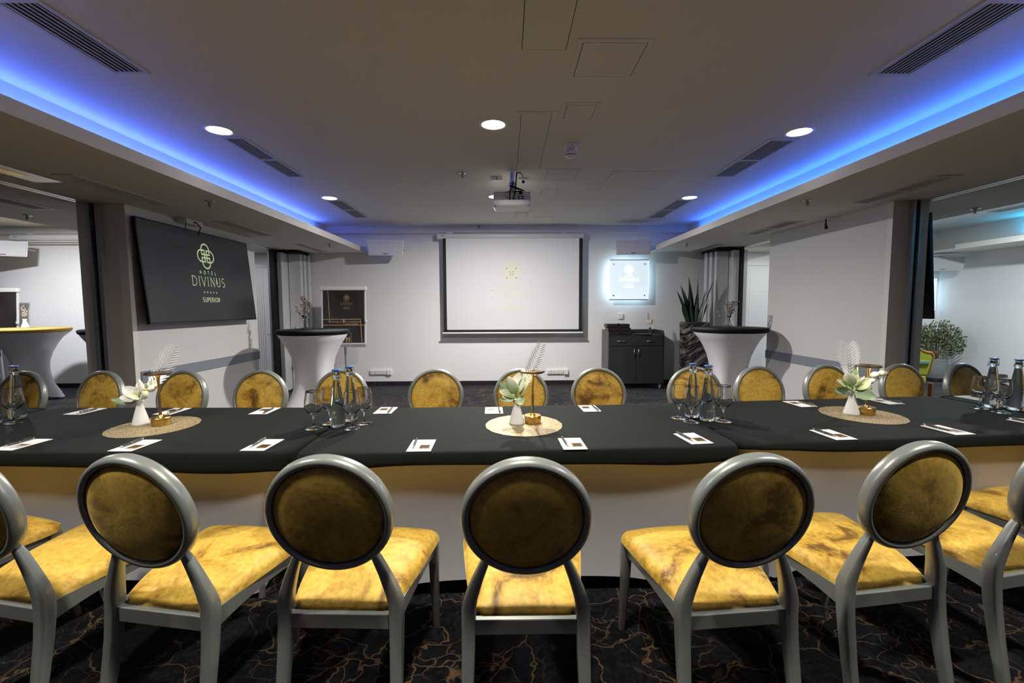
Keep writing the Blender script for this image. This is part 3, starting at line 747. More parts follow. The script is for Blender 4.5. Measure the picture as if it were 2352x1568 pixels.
for k, (z, dx) in enumerate(((.917, .03), (.98, .02), (1.043, 0))):
    bx = thing('tea_box', ('dark drawer box at the bottom of the stack of three on the sideboard', 'dark drawer box in the middle of the stack on the sideboard',
        'dark drawer box on top of the stack on the sideboard')[k], 'box', (1.875 + dx, 7.72, z), 0, 'dark boxes stacked on the sideboard')
    MB().box(-.19, .19, -.12, .12, 0, .058).build('case', box_m, bx, .003)
    MB().box(-.17, .17, -.125, -.119, .008, .050).build('drawer_front', box_m, bx, .002)
    MB().lathe([(.001, 0), (.022, 0), (.022, .004), (.001, .004)], 16).build('finger_notch', black_m, bx, loc=(0, -.125, .05), rot=(R_(90), 0, 0))
    MB().box(-.192, -.17, -.10, .10, .012, .045).build('lining', box_in, bx)
t = thing('serving_tray', 'thin black serving tray on the sideboard next to the flower vase', 'tray', (2.30, 7.70, .916))
MB().lathe([(.001, 0), (.14, 0), (.17, .012), (.165, .014), (.138, .004), (.001, .004)], 28).build('dish', tvb_m, t)

def glass_vase(label, loc, h=.12, r=.035):
    t = thing('glass_vase', label, 'vase', loc)
    p = [(.001, 0), (r, 0), (r * 1.05, .02), (r * .95, h * .4), (r * .5, h * .75), (r * .62, h), (r * .56, h), (r * .44, h * .75), (r * .88, h * .4), (r * .95, .02), (r * .9, .006), (.001, .006)]
    MB().lathe(p, 24, caps=False).build('vessel', glass_m, t)
    return t
glass_vase('small glass vase holding dried flowers on the sideboard', (2.425, 7.66, .9165), .12, .03)
t = thing('dried_flower', 'cream and brown dried flower with a feathery plume on the sideboard', 'flower', (2.425, 7.66, .93))
MB().tube([(0, 0, 0), (0, 0, .12), (-.005, 0, .18)], .003, 6).build('stem', dried_m, t)
for k in range(9):
    a = k * 2 * pi / 9; mb = MB(); mb.ell((0, 0, .04), (.016, .008, .042), 8, 6)
    mb.build('petal', petal_w if k % 2 else dried_m, t, loc=(-.005 + .012 * cos(a), .012 * sin(a), .165), rot=(0, .75 * cos(a) , 0) if k % 3 else (.3 * sin(a), .35 * cos(a), 0))
mb = MB()
for k in range(22):
    z = .20 + k * .007; mb.ell(((-.02 - .0008 * k) + .02 * (1 - k / 24) * cos(k * 2.4), .014 * sin(k * 2.4), z), (.007, .006, .010), 6, 4)
mb.build('plume', dried_m, t)

# snake plant -----------------------------------------------------------------
t = thing('planter', 'tall black planter with wavy carved sides right of the sideboard', 'planter', (3.06, 7.38, 0))
pm = []
for z, w in ((0, .165), (.25, .175), (.55, .180), (.85, .185), (1.04, .185), (1.05, .19), (1.128, .19)):
    pm.append([(w * max(-1, min(1, 1.25 * cos(a))), w * max(-1, min(1, 1.25 * sin(a))), z) for a in [2 * pi * (k + .5) / 24 for k in range(24)]])
MB().loft(pm).build('pot_body', planter_m, t)
MB().box(-.175, .175, -.175, .175, 1.05, 1.132).build('rim', sb_m, t, .003)
MB().box(-.16, .16, -.16, .16, 1.125, 1.136).build('soil', mat('soil', (.05, .035, .025), .9), t)
t = thing('snake_plant', 'dark green snake plant with upright sword leaves in the tall black planter', 'plant', (3.06, 7.38, 1.136))
SN = [(-.02, .02, -.10, .74, .045), (.03, -.03, .0, .80, .045), (-.06, .0, -.26, .60, .04), (-.10, -.02, -.36, .50, .035), (.09, .03, .17, .52, .04), (.10, 0, .26, .66, .035),
      (.06, .05, .28, .50, .04), (-.05, -.06, -.12, .35, .04), (.0, -.07, .06, .45, .045), (.08, -.05, .14, .38, .04), (-.12, .02, -.28, .26, .035), (.02, .08, .10, .62, .035), (-.04, .06, -.04, .66, .04), (.12, -.03, .20, .30, .03)]
for (x, y, lean, h, w) in SN:
    mb = MB(); rg = []
    for i in range(13):
        f = i / 12; ww = w * (0.55 + 1.1 * f - 1.65 * f ** 3) if f < 1 else .001; ww = max(ww, .002)
        cx = x + lean * f ** 1.4 * h * 1.15; cz = f * h; a = .9 * f + x * 9
        rg.append([(cx - ww * cos(a), y - ww * sin(a), cz), (cx, y + .012 * (1 - f), cz - .002), (cx + ww * cos(a), y + ww * sin(a), cz), (cx, y + .006 * (1 - f) - .004, cz)])
    mb.loft(rg); mb.build('leaf', snake_m, t)

# cocktail tables ------------------------------------------------------------
def cocktail(label, loc, rz, capm, coverm=white_cloth, rt=.455):
    t = thing('cocktail_table', label, 'high table', loc, rz, 'high tables in stretch covers')
    prof = [(1.075, rt - .012, 0), (1.03, rt - .02, 0), (.95, .385, 0), (.85, .325, .01), (.72, .265, .02), (.58, .225, .035), (.44, .21, .06), (.30, .215, .10), (.18, .23, .15), (.08, .25, .21), (.02, .26, .25)]
    rings = []
    for z, r, lb in prof:
        ring = []
        for k in range(64):
            a = 2 * pi * k / 64; l = abs(cos(2 * a)) ** 2.2
            zz = z + (.09 * (1 - l) * (1 - z) ** 8 if z < .3 else 0)
            ring.append(((r + lb * (l - .25)) * cos(a), (r + lb * (l - .25)) * sin(a), zz))
        rings.append(ring)
    MB().loft(rings, caps=False).build('stretch_cover', coverm, t)
    MB().lathe([(.001, 1.10), (rt - .01, 1.102), (rt + .006, 1.09), (rt + .008, 1.075), (rt - .004, 1.045), (rt - .045, 1.025), (rt - .05, 1.03), (rt - .015, 1.07), (.001, 1.07)], 64).build('top_cap', capm, t)
    for k in range(4):
        a = k * pi / 2
        MB().box(-.035, .035, -.035, .035, 0, .05).build('foot', cable_m, t, loc=(.38 * cos(a), .38 * sin(a), 0), rot=(0, 0, a))
    return t
cocktail('white high table with a black top near the far left corner', (-2.60, 6.15, 0), R_(45), topper_m)
cocktail('white high table with a black top in front of the snake plant', (3.03, 6.15, 0), R_(45), topper_m, rt=.475)
cocktail('white high table with a gold top in the left side room', (-7.38, 7.1, 0), R_(2), gold_cloth, rt=.495)
cocktail('black-topped high table in the left side room, mostly hidden by the pillar', (-5.55, 6.6, 0), R_(10), topper_m)
glass_vase('small glass vase on the left high table with the black top', (-2.71, 6.15, 1.101), .19, .045)
t = thing('dried_branch', 'branching dark and silver dried blossoms in the vase on the left high table', 'flower', (-2.71, 6.15, 1.112))
mb = MB(); mb2 = MB(); rr = random.Random(3)
for (tx, tz, n) in [(-.02, .43, 16), (.02, .40, 14), (-.11, .30, 12), (.05, .27, 10)]:
    mb.tube([(0, 0, 0), (tx * .3, 0, tz * .5), (tx, 0, tz)], .0025, 5)
    for k in range(n):
        f = .5 + .5 * k / n; mb2.ell((tx * f + rr.uniform(-.035, .035), rr.uniform(-.03, .03), tz * f + rr.uniform(-.01, .01)), (.012, .010, .009), 7, 5)
mb.build('twig', stem_m, t); mb2.build('blossom', dried_d, t)
glass_vase('small glass vase on the right high table with the black top', (3.01, 6.12, 1.101), .17, .042)
t = thing('dried_bouquet', 'bunch of brown dried berries in the vase on the right high table', 'flower', (3.01, 6.12, 1.112))
mb = MB(); mb2 = MB()
for k in range(9):
    a = rr.uniform(-.9, .9); mb.tube([(0, 0, 0), (.01 * a, 0, .14), (.08 * a, rr.uniform(-.03, .03), .24)], .002, 5)
for k in range(170):
    a = rr.uniform(-1, 1); z = rr.uniform(.17, .345); w = .03 + .065 * (z - .17) / .17
    mb2.ell((a * w + .02 , rr.uniform(-w, w) * .7, z), (.007, .007, .007), 6, 4)
mb.build('stem', dried_d, t); mb2.build('berries', mat('dried_berry', (.34, .24, .17), .6, noise=(70, (.12, .07, .05), .4, .6, 2)), t)
# gold table vase
t = thing('bud_vase', 'small pale flared vase on the gold-topped table in the side room', 'vase', (-7.36, 7.05, 1.101))
MB().lathe([(.001, 0), (.055, 0), (.05, .02), (.03, .08), (.022, .12), (.028, .14), (.022, .138), (.018, .11), (.001, .10)], 20).build('vessel', ceramic_m, t)
t = thing('dried_sprig', 'small dark dried sprig in the pale vase on the gold-topped table', 'flower', (-7.36, 7.05, 1.20))
mb = MB(); mb2 = MB()
for tx, tz in ((-.02, .26), (.04, .20), (.0, .22)):
    mb.tube([(0, 0, 0), (tx, 0, tz)], .003, 5)
    for k in range(8): mb2.ell((tx * k / 8 + rr.uniform(-.03, .03), 0, .08 + (tz - .08) * k / 8), (.013, .01, .012), 6, 4)
mb.build('twig', stem_m, t); mb2.build('blossom', dried_d, t)

# ================================================================== TELEVISIONS
def tv(label, loc, rz, tilt, W, Hh, withlogo):
    """built facing -Y, origin at panel centre"""
    t = thing('television', label, 'television', loc, rot=(tilt, 0, rz))
    MB().box(-W / 2, W / 2, 0, .035, -Hh / 2, Hh / 2).build('housing', tvb_m, t, .004)
    MB().box(-W / 2 + .012, W / 2 - .012, -.002, .001, -Hh / 2 + .018, Hh / 2 - .012).build('screen', tvs_m, t)
    MB().box(-.35, .35, .035, .11 if withlogo else .34, -.22, .22).build('wall_mount', cable_m, t)
    if withlogo:
        g = MB(); logo(g, withlogo[0], withlogo[1], withlogo[2], lambda x, z: (x, -.004, z)); g.build('logo_lettering', logo_tv, t)
    return t
tv('wide wall television tilted downward showing the green hotel mark on black', (-3.40, 5.245, 1.742), R_(90), R_(-5), 1.83, 1.01, (.03, -.055, .285))
tv('edge of a black television on the far side of the right wall', (4.24, 5.42, 1.775), R_(-90) + pi, R_(-5), 1.83, 1.05, None)
t = thing('cable_box', 'white cable box with a black lead above the television', 'box', (-3.44, 5.08, 2.325))
MB().box(-.05, .05, -.14, .14, -.03, .018).build('housing', white_pl, t, .004)
MB().tube([(.05, -.02, -.005), (.07, .0, -.01), (.08, .05, -.05), (.03, .07, -.13)], .006).tube([(.05, -.13, -.0), (.04, -.14, -.1)], .004).build('cable', cable_m, t)

# ================================================================== RIGHT SIDE ROOM
t = thing('ribbed_pot', 'grey ribbed plant pot on the floor of the right side room', 'planter', (7.93, 8.25, 0))
MB().lathe([(.11, .03), (.14, .05), (.165, .18), (.165, .30), (.15, .40), (.155, .415), (.145, .415), (.14, .38), (.001, .37)], 32).build('pot_body', basket_m, t)
mb = MB()
for k in range(14): mb.lathe([(.150 + .016 * sin(pi * k / 13), .07 + k * .024), (.156 + .016 * sin(pi * k / 13), .078 + k * .024), (.150 + .016 * sin(pi * k / 13), .086 + k * .024)], 32, caps=False)
mb.build('ribs', basket_m, t)
MB().lathe([(.001, 0), (.12, 0), (.12, .035), (.001, .035)], 24).build('stand', cable_m, t)
t = thing('variegated_ficus', 'bushy variegated ficus in the ribbed pot of the right side room', 'plant', (7.93, 8.25, .37))
mb = MB()
for k in range(6):
    a = k * 1.05; mb.tube([(0, 0, 0), (.05 * cos(a), .05 * sin(a), .2), (.26 * cos(a), .2 * sin(a), .42 + .04 * k)], .006, 5)
mb.build('branch', wood_m, t)
mb = MB(); rr = random.Random(11)
for k in range(2300):
    u = rr.uniform(-1, 1); a = rr.uniform(0, 2 * pi); q = rr.random() ** .4; s_ = math.sqrt(1 - u * u)
    c = Vector((.43 * q * s_ * cos(a) - .04, .33 * q * s_ * sin(a), .37 + .31 * q * u + .04 * cos(3 * a)))
    if k > 2240: c = Vector((.1 + rr.uniform(-.06, .06), rr.uniform(-.05, .05), .56 + rr.uniform(0, .16)))
    d = (c - Vector((0, 0, .15))).normalized() + Vector((rr.uniform(-.5, .5), rr.uniform(-.5, .5), rr.uniform(-.5, .5))); d.normalize()
    n = d.cross(Vector((0, 0, 1)).cross(d) + Vector((rr.uniform(-.5, .5), rr.uniform(-.5, .5), .1))).normalized(); w = .011; l = .058
    mb.add([c, c + d * l * .45 + n * w, c + d * l, c + d * l * .45 - n * w], [(0, 1, 2, 3)])
mb.build('foliage', fic_m, t)
t = thing('upholstered_armchair', 'lime green armchair back with a carved wooden frame and teal stripe', 'armchair', (5.74, 6.55, 0), R_(-12))
for x in (-.27, .27):
    for y in (-.24, .24): MB().lathe([(.018, 0), (.028, .2), (.03, .3)], 10).build('leg', wood_m, t, loc=(x, y, 0))
MB().box(-.22, .22, -.24, .26, .28, .42).build('seat', lime_m, t, .03)
bp = [(-.22, .42), (-.25, .55), (-.27, .66), (-.25, .70), (-.20, .705), (-.15, .725), (-.10, .765), (-.05, .79), (0, .80), (.05, .79), (.10, .765), (.15, .725), (.20, .705), (.25, .70), (.27, .66), (.25, .55), (.22, .42)]
mb = MB(); n = len(bp); mb.add([(x, -.24, z) for x, z in bp] + [(x, -.18, z) for x, z in bp], [tuple(range(n)), tuple(range(2 * n - 1, n - 1, -1))] + [(i, (i + 1) % n, (i + 1) % n + n, i + n) for i in range(n)])
mb.build('backrest', lime_m, t)
MB().tube([(x * 1.06, -.21, z + (.02 if z > .5 else 0)) for x, z in bp], .025, 8).build('back_frame', wood_m, t)
MB().box(-.235, .235, -.25, -.175, .575, .61).build('teal_stripe', teal_m, t)

# ================================================================== CONFERENCE TABLES
def rrect(hx, hy, r, n=8, m=14):
    """rounded rectangle outline, counter-clockwise, with evenly subdivided sides"""
    pts = []
    cs_ = [(hx - r, -hy + r, -90), (hx - r, hy - r, 0), (-hx + r, hy - r, 90), (-hx + r, -hy + r, 180)]
    for i, (cx, cy, a0) in enumerate(cs_):
        for k in range(n + 1):
            a = R_(a0 + 90 * k / n); pts.append((cx + r * cos(a), cy + r * sin(a), i))
        nx = cs_[(i + 1) % 4]; a = R_(a0 + 90)
        p0 = (cx + r * cos(a), cy + r * sin(a)); a2 = R_(nx[2]); p1 = (nx[0] + r * cos(a2), nx[1] + r * sin(a2))
        for k in range(1, m): pts.append((p0[0] + (p1[0] - p0[0]) * k / m, p0[1] + (p1[1] - p0[1]) * k / m, i))
    return pts
def table_proto():
    t = thing('conference_table', 'x', 'table')
    hx, hy = .985, .452
    # cream stretch cover: pulled in towards the legs, hem arched between the feet
    base = rrect(hx, hy, .09, 8, 16)
    fx, fyf, fyb = .80, .345, .18
    rings = []
    for i in range(17):
        f = i / 16; ring = []
        for (x, y, _) in base:
            u, v = x / hx, y / hy
            fy = fyf if v < 0 else fyb
            ff = 1 - (1 - f) ** 1.35; fg = ff if v < 0 else 1 - (1 - f) ** 2.2
            X = x + (u * fx - x) * ff; Y = y + (v * fy - y) * fg
            side = (1 - u ** 4) if abs(v) > .93 else 0; end = (1 - v ** 4) if abs(u) > .93 else 0
            bow = .05 * sin(pi * min(1, f * .9)) * side
            Y += -bow * (1 if v > 0 else -1) * (.6 if v < 0 else 1.6)
            X += -.07 * sin(pi * min(1, f * .9)) * end * (1 if u > 0 else -1)
            arch = .085 * side + .10 * end
            Z = .735 - f * (.73 - arch)
            ring.append((X, Y, Z))
        rings.append(ring)
    MB().loft(rings, caps=False).build('stretch_skirt', skirt_m, t)
    for x in (-fx + .03, fx - .03):
        for y in (-fyf + .03, fyb - .03): MB().lathe([(.016, 0), (.016, .70)], 12).build('leg', alu_m, t, loc=(x, y, 0))
    MB().box(-.94, .94, -.41, .41, .70, .733).build('tabletop', white_pl, t)
    return t
def topper(label, loc, rz, seed, drop=.055, lump=None):
    rr = random.Random(seed); ph = [rr.uniform(0, 6) for _ in range(4)]
    hx, hy = .998, .466; base = rrect(hx, hy, .085, 10, 26); rings = []
    n = len(base)
    def dr(i):
        x, y, _ = base[i]; a = 2 * pi * i / n
        d = drop + .008 * sin(3 * a + ph[0]) + .006 * sin(7 * a + ph[1])
        for (lx, ly, amt, wd) in (lump or []):
            d += amt * math.exp(-((x - lx) ** 2 / wd ** 2 + (y - ly) ** 2 / .35 ** 2))
        return d
    for s, z in ((0.0, 0), (.5, 0), (.93, 0), (.975, 0), (.992, -.0025)):
        rings.append([(x * max(s, .002), y * max(s, .002) if s < .9 else y * (1 - (1 - s) * 1.6), .7515 + z) for x, y, _ in base])
    for i_, (q, off) in enumerate(((.12, 0.0), (.35, .003), (.6, .005), (.85, .003), (1.0, -.002), (1.0, -.006))):
        ring = []
        for i, (x, y, _) in enumerate(base):
            d = dr(i); a = 2 * pi * i / n
            o = off * (1 + .8 * sin(9 * a + ph[2]) * sin(5 * a + ph[3]))
            L = math.hypot(x / hx, y / hy); nx, ny = (x / hx) ** 5, (y / hy) ** 5; l = math.hypot(nx, ny) or 1
            ring.append((x + nx / l * o, y + ny / l * o, .7515 - .004 - d * q))
        rings.append(ring)
    o = MB().loft(rings[::-1], caps=False).build('table_topper', topper_m, None)
    o.location = loc; o.rotation_euler = (0, 0, rz)
    tag(o, label, 'tablecloth', 'black toppers over the conference tables')
    return o
tp = table_proto(); u_ = [False]
TB = [(.055, 2.428, R_(2), 'middle conference table in a cream stretch skirt, below the projection screen'),
      (-1.945, 2.447, R_(-1.6), 'conference table in a cream skirt left of the middle one'),
      (2.045, 2.575, R_(5.2), 'conference table in a cream skirt right of the middle one'),
      (-3.945, 2.51, R_(-2), 'leftmost conference table, cut by the left picture edge'),
      (4.035, 2.77, R_(6), 'rightmost conference table, cut by the right picture edge')]
LUMP = [[(.75, -.47, .030, .3), (-.9, -.47, .02, .25)], [(.72, -.47, .05, .42)], [(-.9, -.47, -.012, .2)], [], []]
for i, (x, y, rz, lb) in enumerate(TB):
    place(tp, u_, (x, y, 0), rz, lb, 'conference tables in cream skirts')
    topper('black fitted cloth over ' + ('the middle table', 'the table left of the middle', 'the table right of the middle', 'the leftmost table', 'the rightmost table')[i],
           (x, y, 0), rz, 5 + i, (.050, .052, .048, .05, .05)[i], LUMP[i])
ZT = .7535

# ================================================================== CHAIRS
def chair_proto():
    t = thing('round_back_chair', 'x', 'chair')
    tilt = .1975; cy, cz, Ro = -.276, .756, .1965
    A = Matrix.Translation((0, cy, cz)) @ Matrix.Rotation(tilt, 4, 'X')
    # ring of the back: rounded deep profile
    n = 72; mb = MB(); mb.M = A
    pr = [(-.0, -.0235), (.010, -.0235), (.0175, -.018), (.021, -.008), (.021, .008), (.0175, .018), (.010, .0235), (0, .0235), (-.004, .018), (-.0055, 0), (-.004, -.018)]
    k = len(pr); vs = []; fs = []
    for i in range(n):
        a = 2 * pi * i / n
        for (dr_, d) in pr: vs.append(((Ro - .021 + dr_) * cos(a), d, (Ro - .021 + dr_) * sin(a)))
    for i in range(n):
        for j in range(k):
            fs.append((i * k + j, i * k + (j + 1) % k, ((i + 1) % n) * k + (j + 1) % k, ((i + 1) % n) * k + j))
    mb.add(vs, fs, True); mb.build('back_ring', frame_m, t)
    # padded disc
    mb = MB(); mb.M = A; r0 = Ro - .0265
    for s in (-1, 1):
        pf = [(r0, s * .004), (r0 - .001, s * .012), (r0 - .007, s * .0185), (r0 - .020, s * .0225), (r0 * .72, s * .026), (r0 * .4, s * .0285), (.0003, s * .0295)]
        rings = [[(r * cos(2 * pi * q / 48), y, r * sin(2 * pi * q / 48)) for q in range(48)] for r, y in pf]
        if s > 0: rings = [rg[::-1] for rg in rings]
        mb.loft(rings[::-1] if False else rings, caps=False)
    mb.build('back_pad', velvet_m, t)
    # rear legs: from the ring, out to the knee, down to the foot
    def rsec(cx, cy_, cz_, w, d, ang=0):
        p = []
        for a in range(12):
            q = 2 * pi * (a + .5) / 12; ex = math.copysign(abs(cos(q)) ** .5, cos(q)); ey = math.copysign(abs(sin(q)) ** .5, sin(q))
            X, Y = ex * w / 2, ey * d / 2
            p.append((cx + X * cos(ang) - Y * sin(ang), cy_ + X * sin(ang) + Y * cos(ang), cz_))
        return p
    for s in (-1, 1):
        secs = [rsec(s * .112, -.243, .628, .024, .026), rsec(s * .128, -.237, .595, .030, .032), rsec(s * .150, -.230, .54, .037, .038), rsec(s * .171, -.222, .478, .044, .047),
                rsec(s * .180, -.218, .44, .046, .052), rsec(s * .181, -.219, .38, .044, .050), rsec(s * .182, -.228, .30, .042, .046), rsec(s * .184, -.248, .18, .038, .042), rsec(s * .187, -.275, .05, .034, .037), rsec(s * .188, -.285, 0, .032, .034)]
        MB().loft(secs).build('leg', frame_m, t)
        secs = [rsec(s * .213, .205, .425, .040, .045), rsec(s * .213, .212, .36, .042, .047), rsec(s * .211, .225, .25, .037, .040), rsec(s * .209, .25, .1, .031, .033), rsec(s * .208, .268, 0, .027, .028)]
        MB().loft(secs).build('leg', frame_m, t)
        # side rail, arched
        rg = []
        for i in range(11):
            f = i / 10; x = s * (.168 + .036 * f); y = -.20 + .40 * f
            z1 = .405 + .018 * f; z0 = z1 - .042 - .022 * (2 * f - 1) ** 2
            xo = s * .006 * sin(pi * f)
            rg.append([(x + xo - .011, y, z0), (x + xo + .011, y, z0), (x + xo + .011, y, z1), (x + xo - .011, y, z1)])
        MB().loft(rg, smooth=False).build('side_rail', frame_m, t)
    MB().box(-.165, .165, -.232, -.208, .352, .402).build('rear_rail', frame_m, t, .003)
    rg = []
    for i in range(11):
        f = 2 * i / 10 - 1; x = .20 * f; y = .215 + .028 * (1 - f * f); z0 = .372 - .01 * f * f
        rg.append([(x, y - .01, z0), (x, y + .01, z0), (x, y + .01, .424), (x, y - .01, .424)])
    MB().loft(rg, smooth=False).build('front_rail', frame_m, t)
    # seat cushion
    N = 22; mb = MB(); vs = []; fs = []
    def pos(u, v, top):
        hw = .164 + (.243 - .164) * ((v + 1) / 2) ** .8
        x = u * hw * (1 + .012 * (1 - v * v)); y = -.212 + (v + 1) / 2 * .445 + .022 * (1 - u * u) * max(0, v) ** 2
        # rounded corners
        c = max(0, abs(u) - .86) / .14 * max(0, abs(v) - .88) / .12
        x -= math.copysign(.016 * c, u); y -= math.copysign(.016 * c, v)
        zb = .402 + .022 * (v + 1) / 2
        if not top: return (x, y, zb)
        e = 1 - max(abs(u) ** 9, abs(v) ** 9)
        g = (1 - abs(u) ** 2.6) * (1 - abs(v) ** 3.0)
        edge = (max(0, 1 - abs(u) ** 14) * max(0, 1 - abs(v) ** 14)) ** .35
        if v < -.42: q_ = (v + 1) / .58; edge *= .12 + .88 * (q_ * (2 - q_)) ** .8; g *= q_
        return (x, y, zb + .036 * edge + .032 * g)
    us = [sin(pi / 2 * (2 * i / N - 1)) for i in range(N + 1)]
    for v in us:
        for u in us: vs.append(pos(u, v, True))
    for i in range(N):
        for j in range(N): a = i * (N + 1) + j; fs.append((a, a + 1, a + N + 2, a + N + 1))
    mb.add(vs, fs, True)
    mb.add([pos(-1, -1, False), pos(1, -1, False), pos(1, 1, False), pos(-1, 1, False)], [(3, 2, 1, 0)])
    mb.build('seat', velvet_m, t)
    return t
ch = chair_proto(); u_ = [False]
NEAR = [(-1.66, 1.701, -.204, 'near chair cut by the left edge of the picture'),
        (-1.093, 1.648, -.172, 'first whole chair from the left in the near row'),
        (-.53, 1.63, -.043, 'near chair standing left of the middle one'),
        (.057, 1.593, -.003, 'near chair in the very middle of the near row'),
        (.719, 1.613, .085, 'near chair right of the middle one, in front of the table seam'),
        (1.303, 1.716, .138, 'last whole chair towards the right in the near row'),
        (1.889, 1.812, .20, 'near chair cut by the right edge of the picture'),
        (-2.22, 1.78, -.24, 'near-row chair beyond the left edge, only a corner of its seat in view'),
        (2.47, 1.98, .25, 'near-row chair beyond the right edge, only its seat corner in view')]
for x, y, a, lb in NEAR:
    place(ch, u_, (x, y, 0), a, 'gold round-back ' + lb, 'round-back chairs on the near side of the tables')
FAR = [(-3.452, 2.93, 3.001, 'leftmost chair of the far row, by the side-room opening'), (-2.911, 2.93, 2.95, 'second chair from the left in the far row, in front of the gap'),
       (-2.33, 2.925, 2.99, 'far-row chair behind the left brass lamp'), (-1.752, 2.91, 3.072, 'far-row chair below the television, left of the bottles'),
       (-1.19, 2.93, 3.085, 'far-row chair behind the left pair of water bottles'), (-.497, 2.91, 3.16, 'far-row chair left of the middle brass lamp'),
       (.095, 2.915, 3.122, 'far-row chair behind the middle magnolia vase'), (.643, 2.93, 3.10, 'far-row chair right of the middle brass lamp'),
       (1.334, 2.96, 3.06, 'far-row chair behind the right pair of water bottles'), (1.86, 2.96, 3.27, 'far-row chair in front of the right high table'),
       (2.40, 3.02, 3.249, 'far-row chair behind the right magnolia vase'), (2.995, 3.05, 3.30, 'far-row chair before the right pillar'),
       (3.49, 3.06, 3.36, 'rightmost chair of the far row, behind the far right bottles')]
for x, y, a, lb in FAR:
    place(ch, u_, (x, y, 0), a, 'gold round-back ' + lb, 'round-back chairs on the far side of the tables')

# ================================================================== TABLE SETTINGS
def pad_proto():
    t = thing('note_pad', 'x', 'note pad')
    MB().box(-.054, .054, -.0875, .0875, 0, .002).build('sheet', paper_m, t)
    MB().box(-.008, .044, -.055, .005, .002, .0024).build('picture_border', photo_b, t)
    MB().box(-.003, .039, -.049, -.001, .0024, .0028).build('printed_picture', photo_m, t)
    return t
def pen_proto():
    t = thing('ballpoint_pen', 'x', 'pen')
    def seg(name, y0, y1, r0, r1, m):
        MB().tube([(0, y0, 0), (0, y1, 0)], [r0, r1], 12).build(name, m, t)
    seg('lower_barrel', -.052, .0, .0045, .0055, pen_m); seg('upper_barrel', .003, .062, .0055, .0048, pen_m)
    seg('centre_ring', -.0, .003, .0060, .0060, penc_m); seg('tip', -.068, -.052, .0012, .0046, penc_m)
    seg('button', .062, .074, .0035, .0032, penc_m)
    MB().box(-.0012, .0012, .02, .062, .006, .0075).build('clip', penc_m, t)
    return t
pad = pad_proto(); pen = pen_proto(); up, uq = [False], [False]
PADS = [(-2.26, 2.108, -3, 0, 'at the left picture edge on the near side'), (-1.714, 2.081, -2, 0, 'before the left gold place mat on the near side'),
        (-1.127, 2.073, -2, 0, 'on the near side, left of the left table seam'), (-.391, 2.045, 1, 0, 'on the near side, left of the middle place mat'),
        (.30, 2.055, 2, 0, 'on the near side, right of the middle place mat'), (.887, 2.123, 7, 0, 'on the near side at the right table seam'),
        (1.594, 2.169, 4, 0, 'on the near side before the right place mat'), (2.2275, 2.238, 5, 0, 'on the near side beyond the right place mat'),
        (2.82, 2.36, 12, 0, 'at the right picture edge on the near side'),
        (-2.60, 2.80, -3, 1, 'on the far side, leftmost'), (-2.056, 2.785, -2, 1, 'on the far side behind the left brass lamp'), (-1.488, 2.778, 0, 1, 'on the far side, left of the left bottles'),
        (-.745, 2.768, 0, 1, 'on the far side, right of the left bottles'), (-.08, 2.7475, 2, 1, 'on the far side behind the middle vase'), (.5115, 2.783, 3, 1, 'on the far side, right of the middle lamp'),
        (1.886, 2.872, 5, 1, 'on the far side behind the right place mat'), (2.49, 2.93, 6, 1, 'on the far side, right of the right lamp'), (3.17, 3.01, 8, 1, 'on the far side by the far right glasses')]
for x, y, a, side, lb in PADS:
    rz = R_(a) + (pi if side else 0)
    place(pad, up, (x, y, ZT), rz, 'white note pad with picture ' + lb, 'note pads laid out on the tables')
    px, py = -.032, .012; dx = px * cos(rz) - py * sin(rz); dy = px * sin(rz) + py * cos(rz)
    place(pen, uq, (x + dx, y + dy, ZT + .009), rz + R_(3), 'black pen on the note pad ' + lb, 'black pens on the note pads')

# place mats, lamps, vases
def mat_proto():
    o = MB(); n = 72; ring = [(.205 * (1 + .008 * sin(17 * a) + .006 * sin(29 * a)) * cos(a), .225 * (1 + .008 * sin(23 * a)) * sin(a)) for a in [2 * pi * k / n for k in range(n)]]
    o.add([(x, y, 0) for x, y in ring] + [(x, y, .0012) for x, y in ring], [tuple(range(n))[::-1], tuple(range(n, 2 * n))] + [(i, (i + 1) % n, (i + 1) % n + n, i + n) for i in range(n)])
    m_ = o.build('place_mat', lace_m); tag(m_, 'x', 'place mat'); return m_
pm_ = mat_proto(); u_ = [False]
MT = [(-1.895, 2.43, R_(12), 'left'), (.09, 2.405, 0, 'middle'), (2.055, 2.575, R_(-8), 'right')]
for x, y, a, lb in MT:
    place(pm_, u_, (x, y, ZT - .0005), a, 'round gold filigree place mat under the ' + lb + ' vase and lamp', 'gold place mats')
def lamp_proto():
    t = thing('table_lamp', 'x', 'lamp')
    MB().lathe([(.001, 0), (.040, 0), (.043, .003), (.044, .012), (.046, .014), (.046, .040), (.044, .043), (.001, .043)], 48, sharp=True).build('base', brass_m, t)
    MB().lathe([(.018, .043), (.012, .047), (.0075, .056), (.0072, .06)], 24, caps=False).build('collar', brass_m, t)
    MB().lathe([(.0072, .058), (.0068, .155)], 20, caps=False).build('lower_stem', bronze_m, t)
    MB().lathe([(.0052, .155), (.0055, .20), (.0075, .25), (.011, .268), (.018, .272)], 20, caps=False).build('upper_stem', brass_m, t)
    MB().lathe([(.001, .274), (.058, .274), (.060, .277), (.066, .279), (.067, .284), (.064, .287), (.001, .288)], 48, sharp=True).build('shade_disc', bronze_m, t)
    MB().lathe([(.001, .2722), (.03, .2722), (.03, .274), (.001, .274)], 24).build('light_ring', led_m, t)
    MB().lathe([(.012, .288), (.015, .291), (.012, .292), (.001, .2915)], 24).build('touch_button', brass_m, t)
    return t
lp = lamp_proto(); u_ = [False]
LAMPS = [(-1.885, 2.462, 'left'), (.140, 2.445, 'middle'), (2.093, 2.590, 'right')]
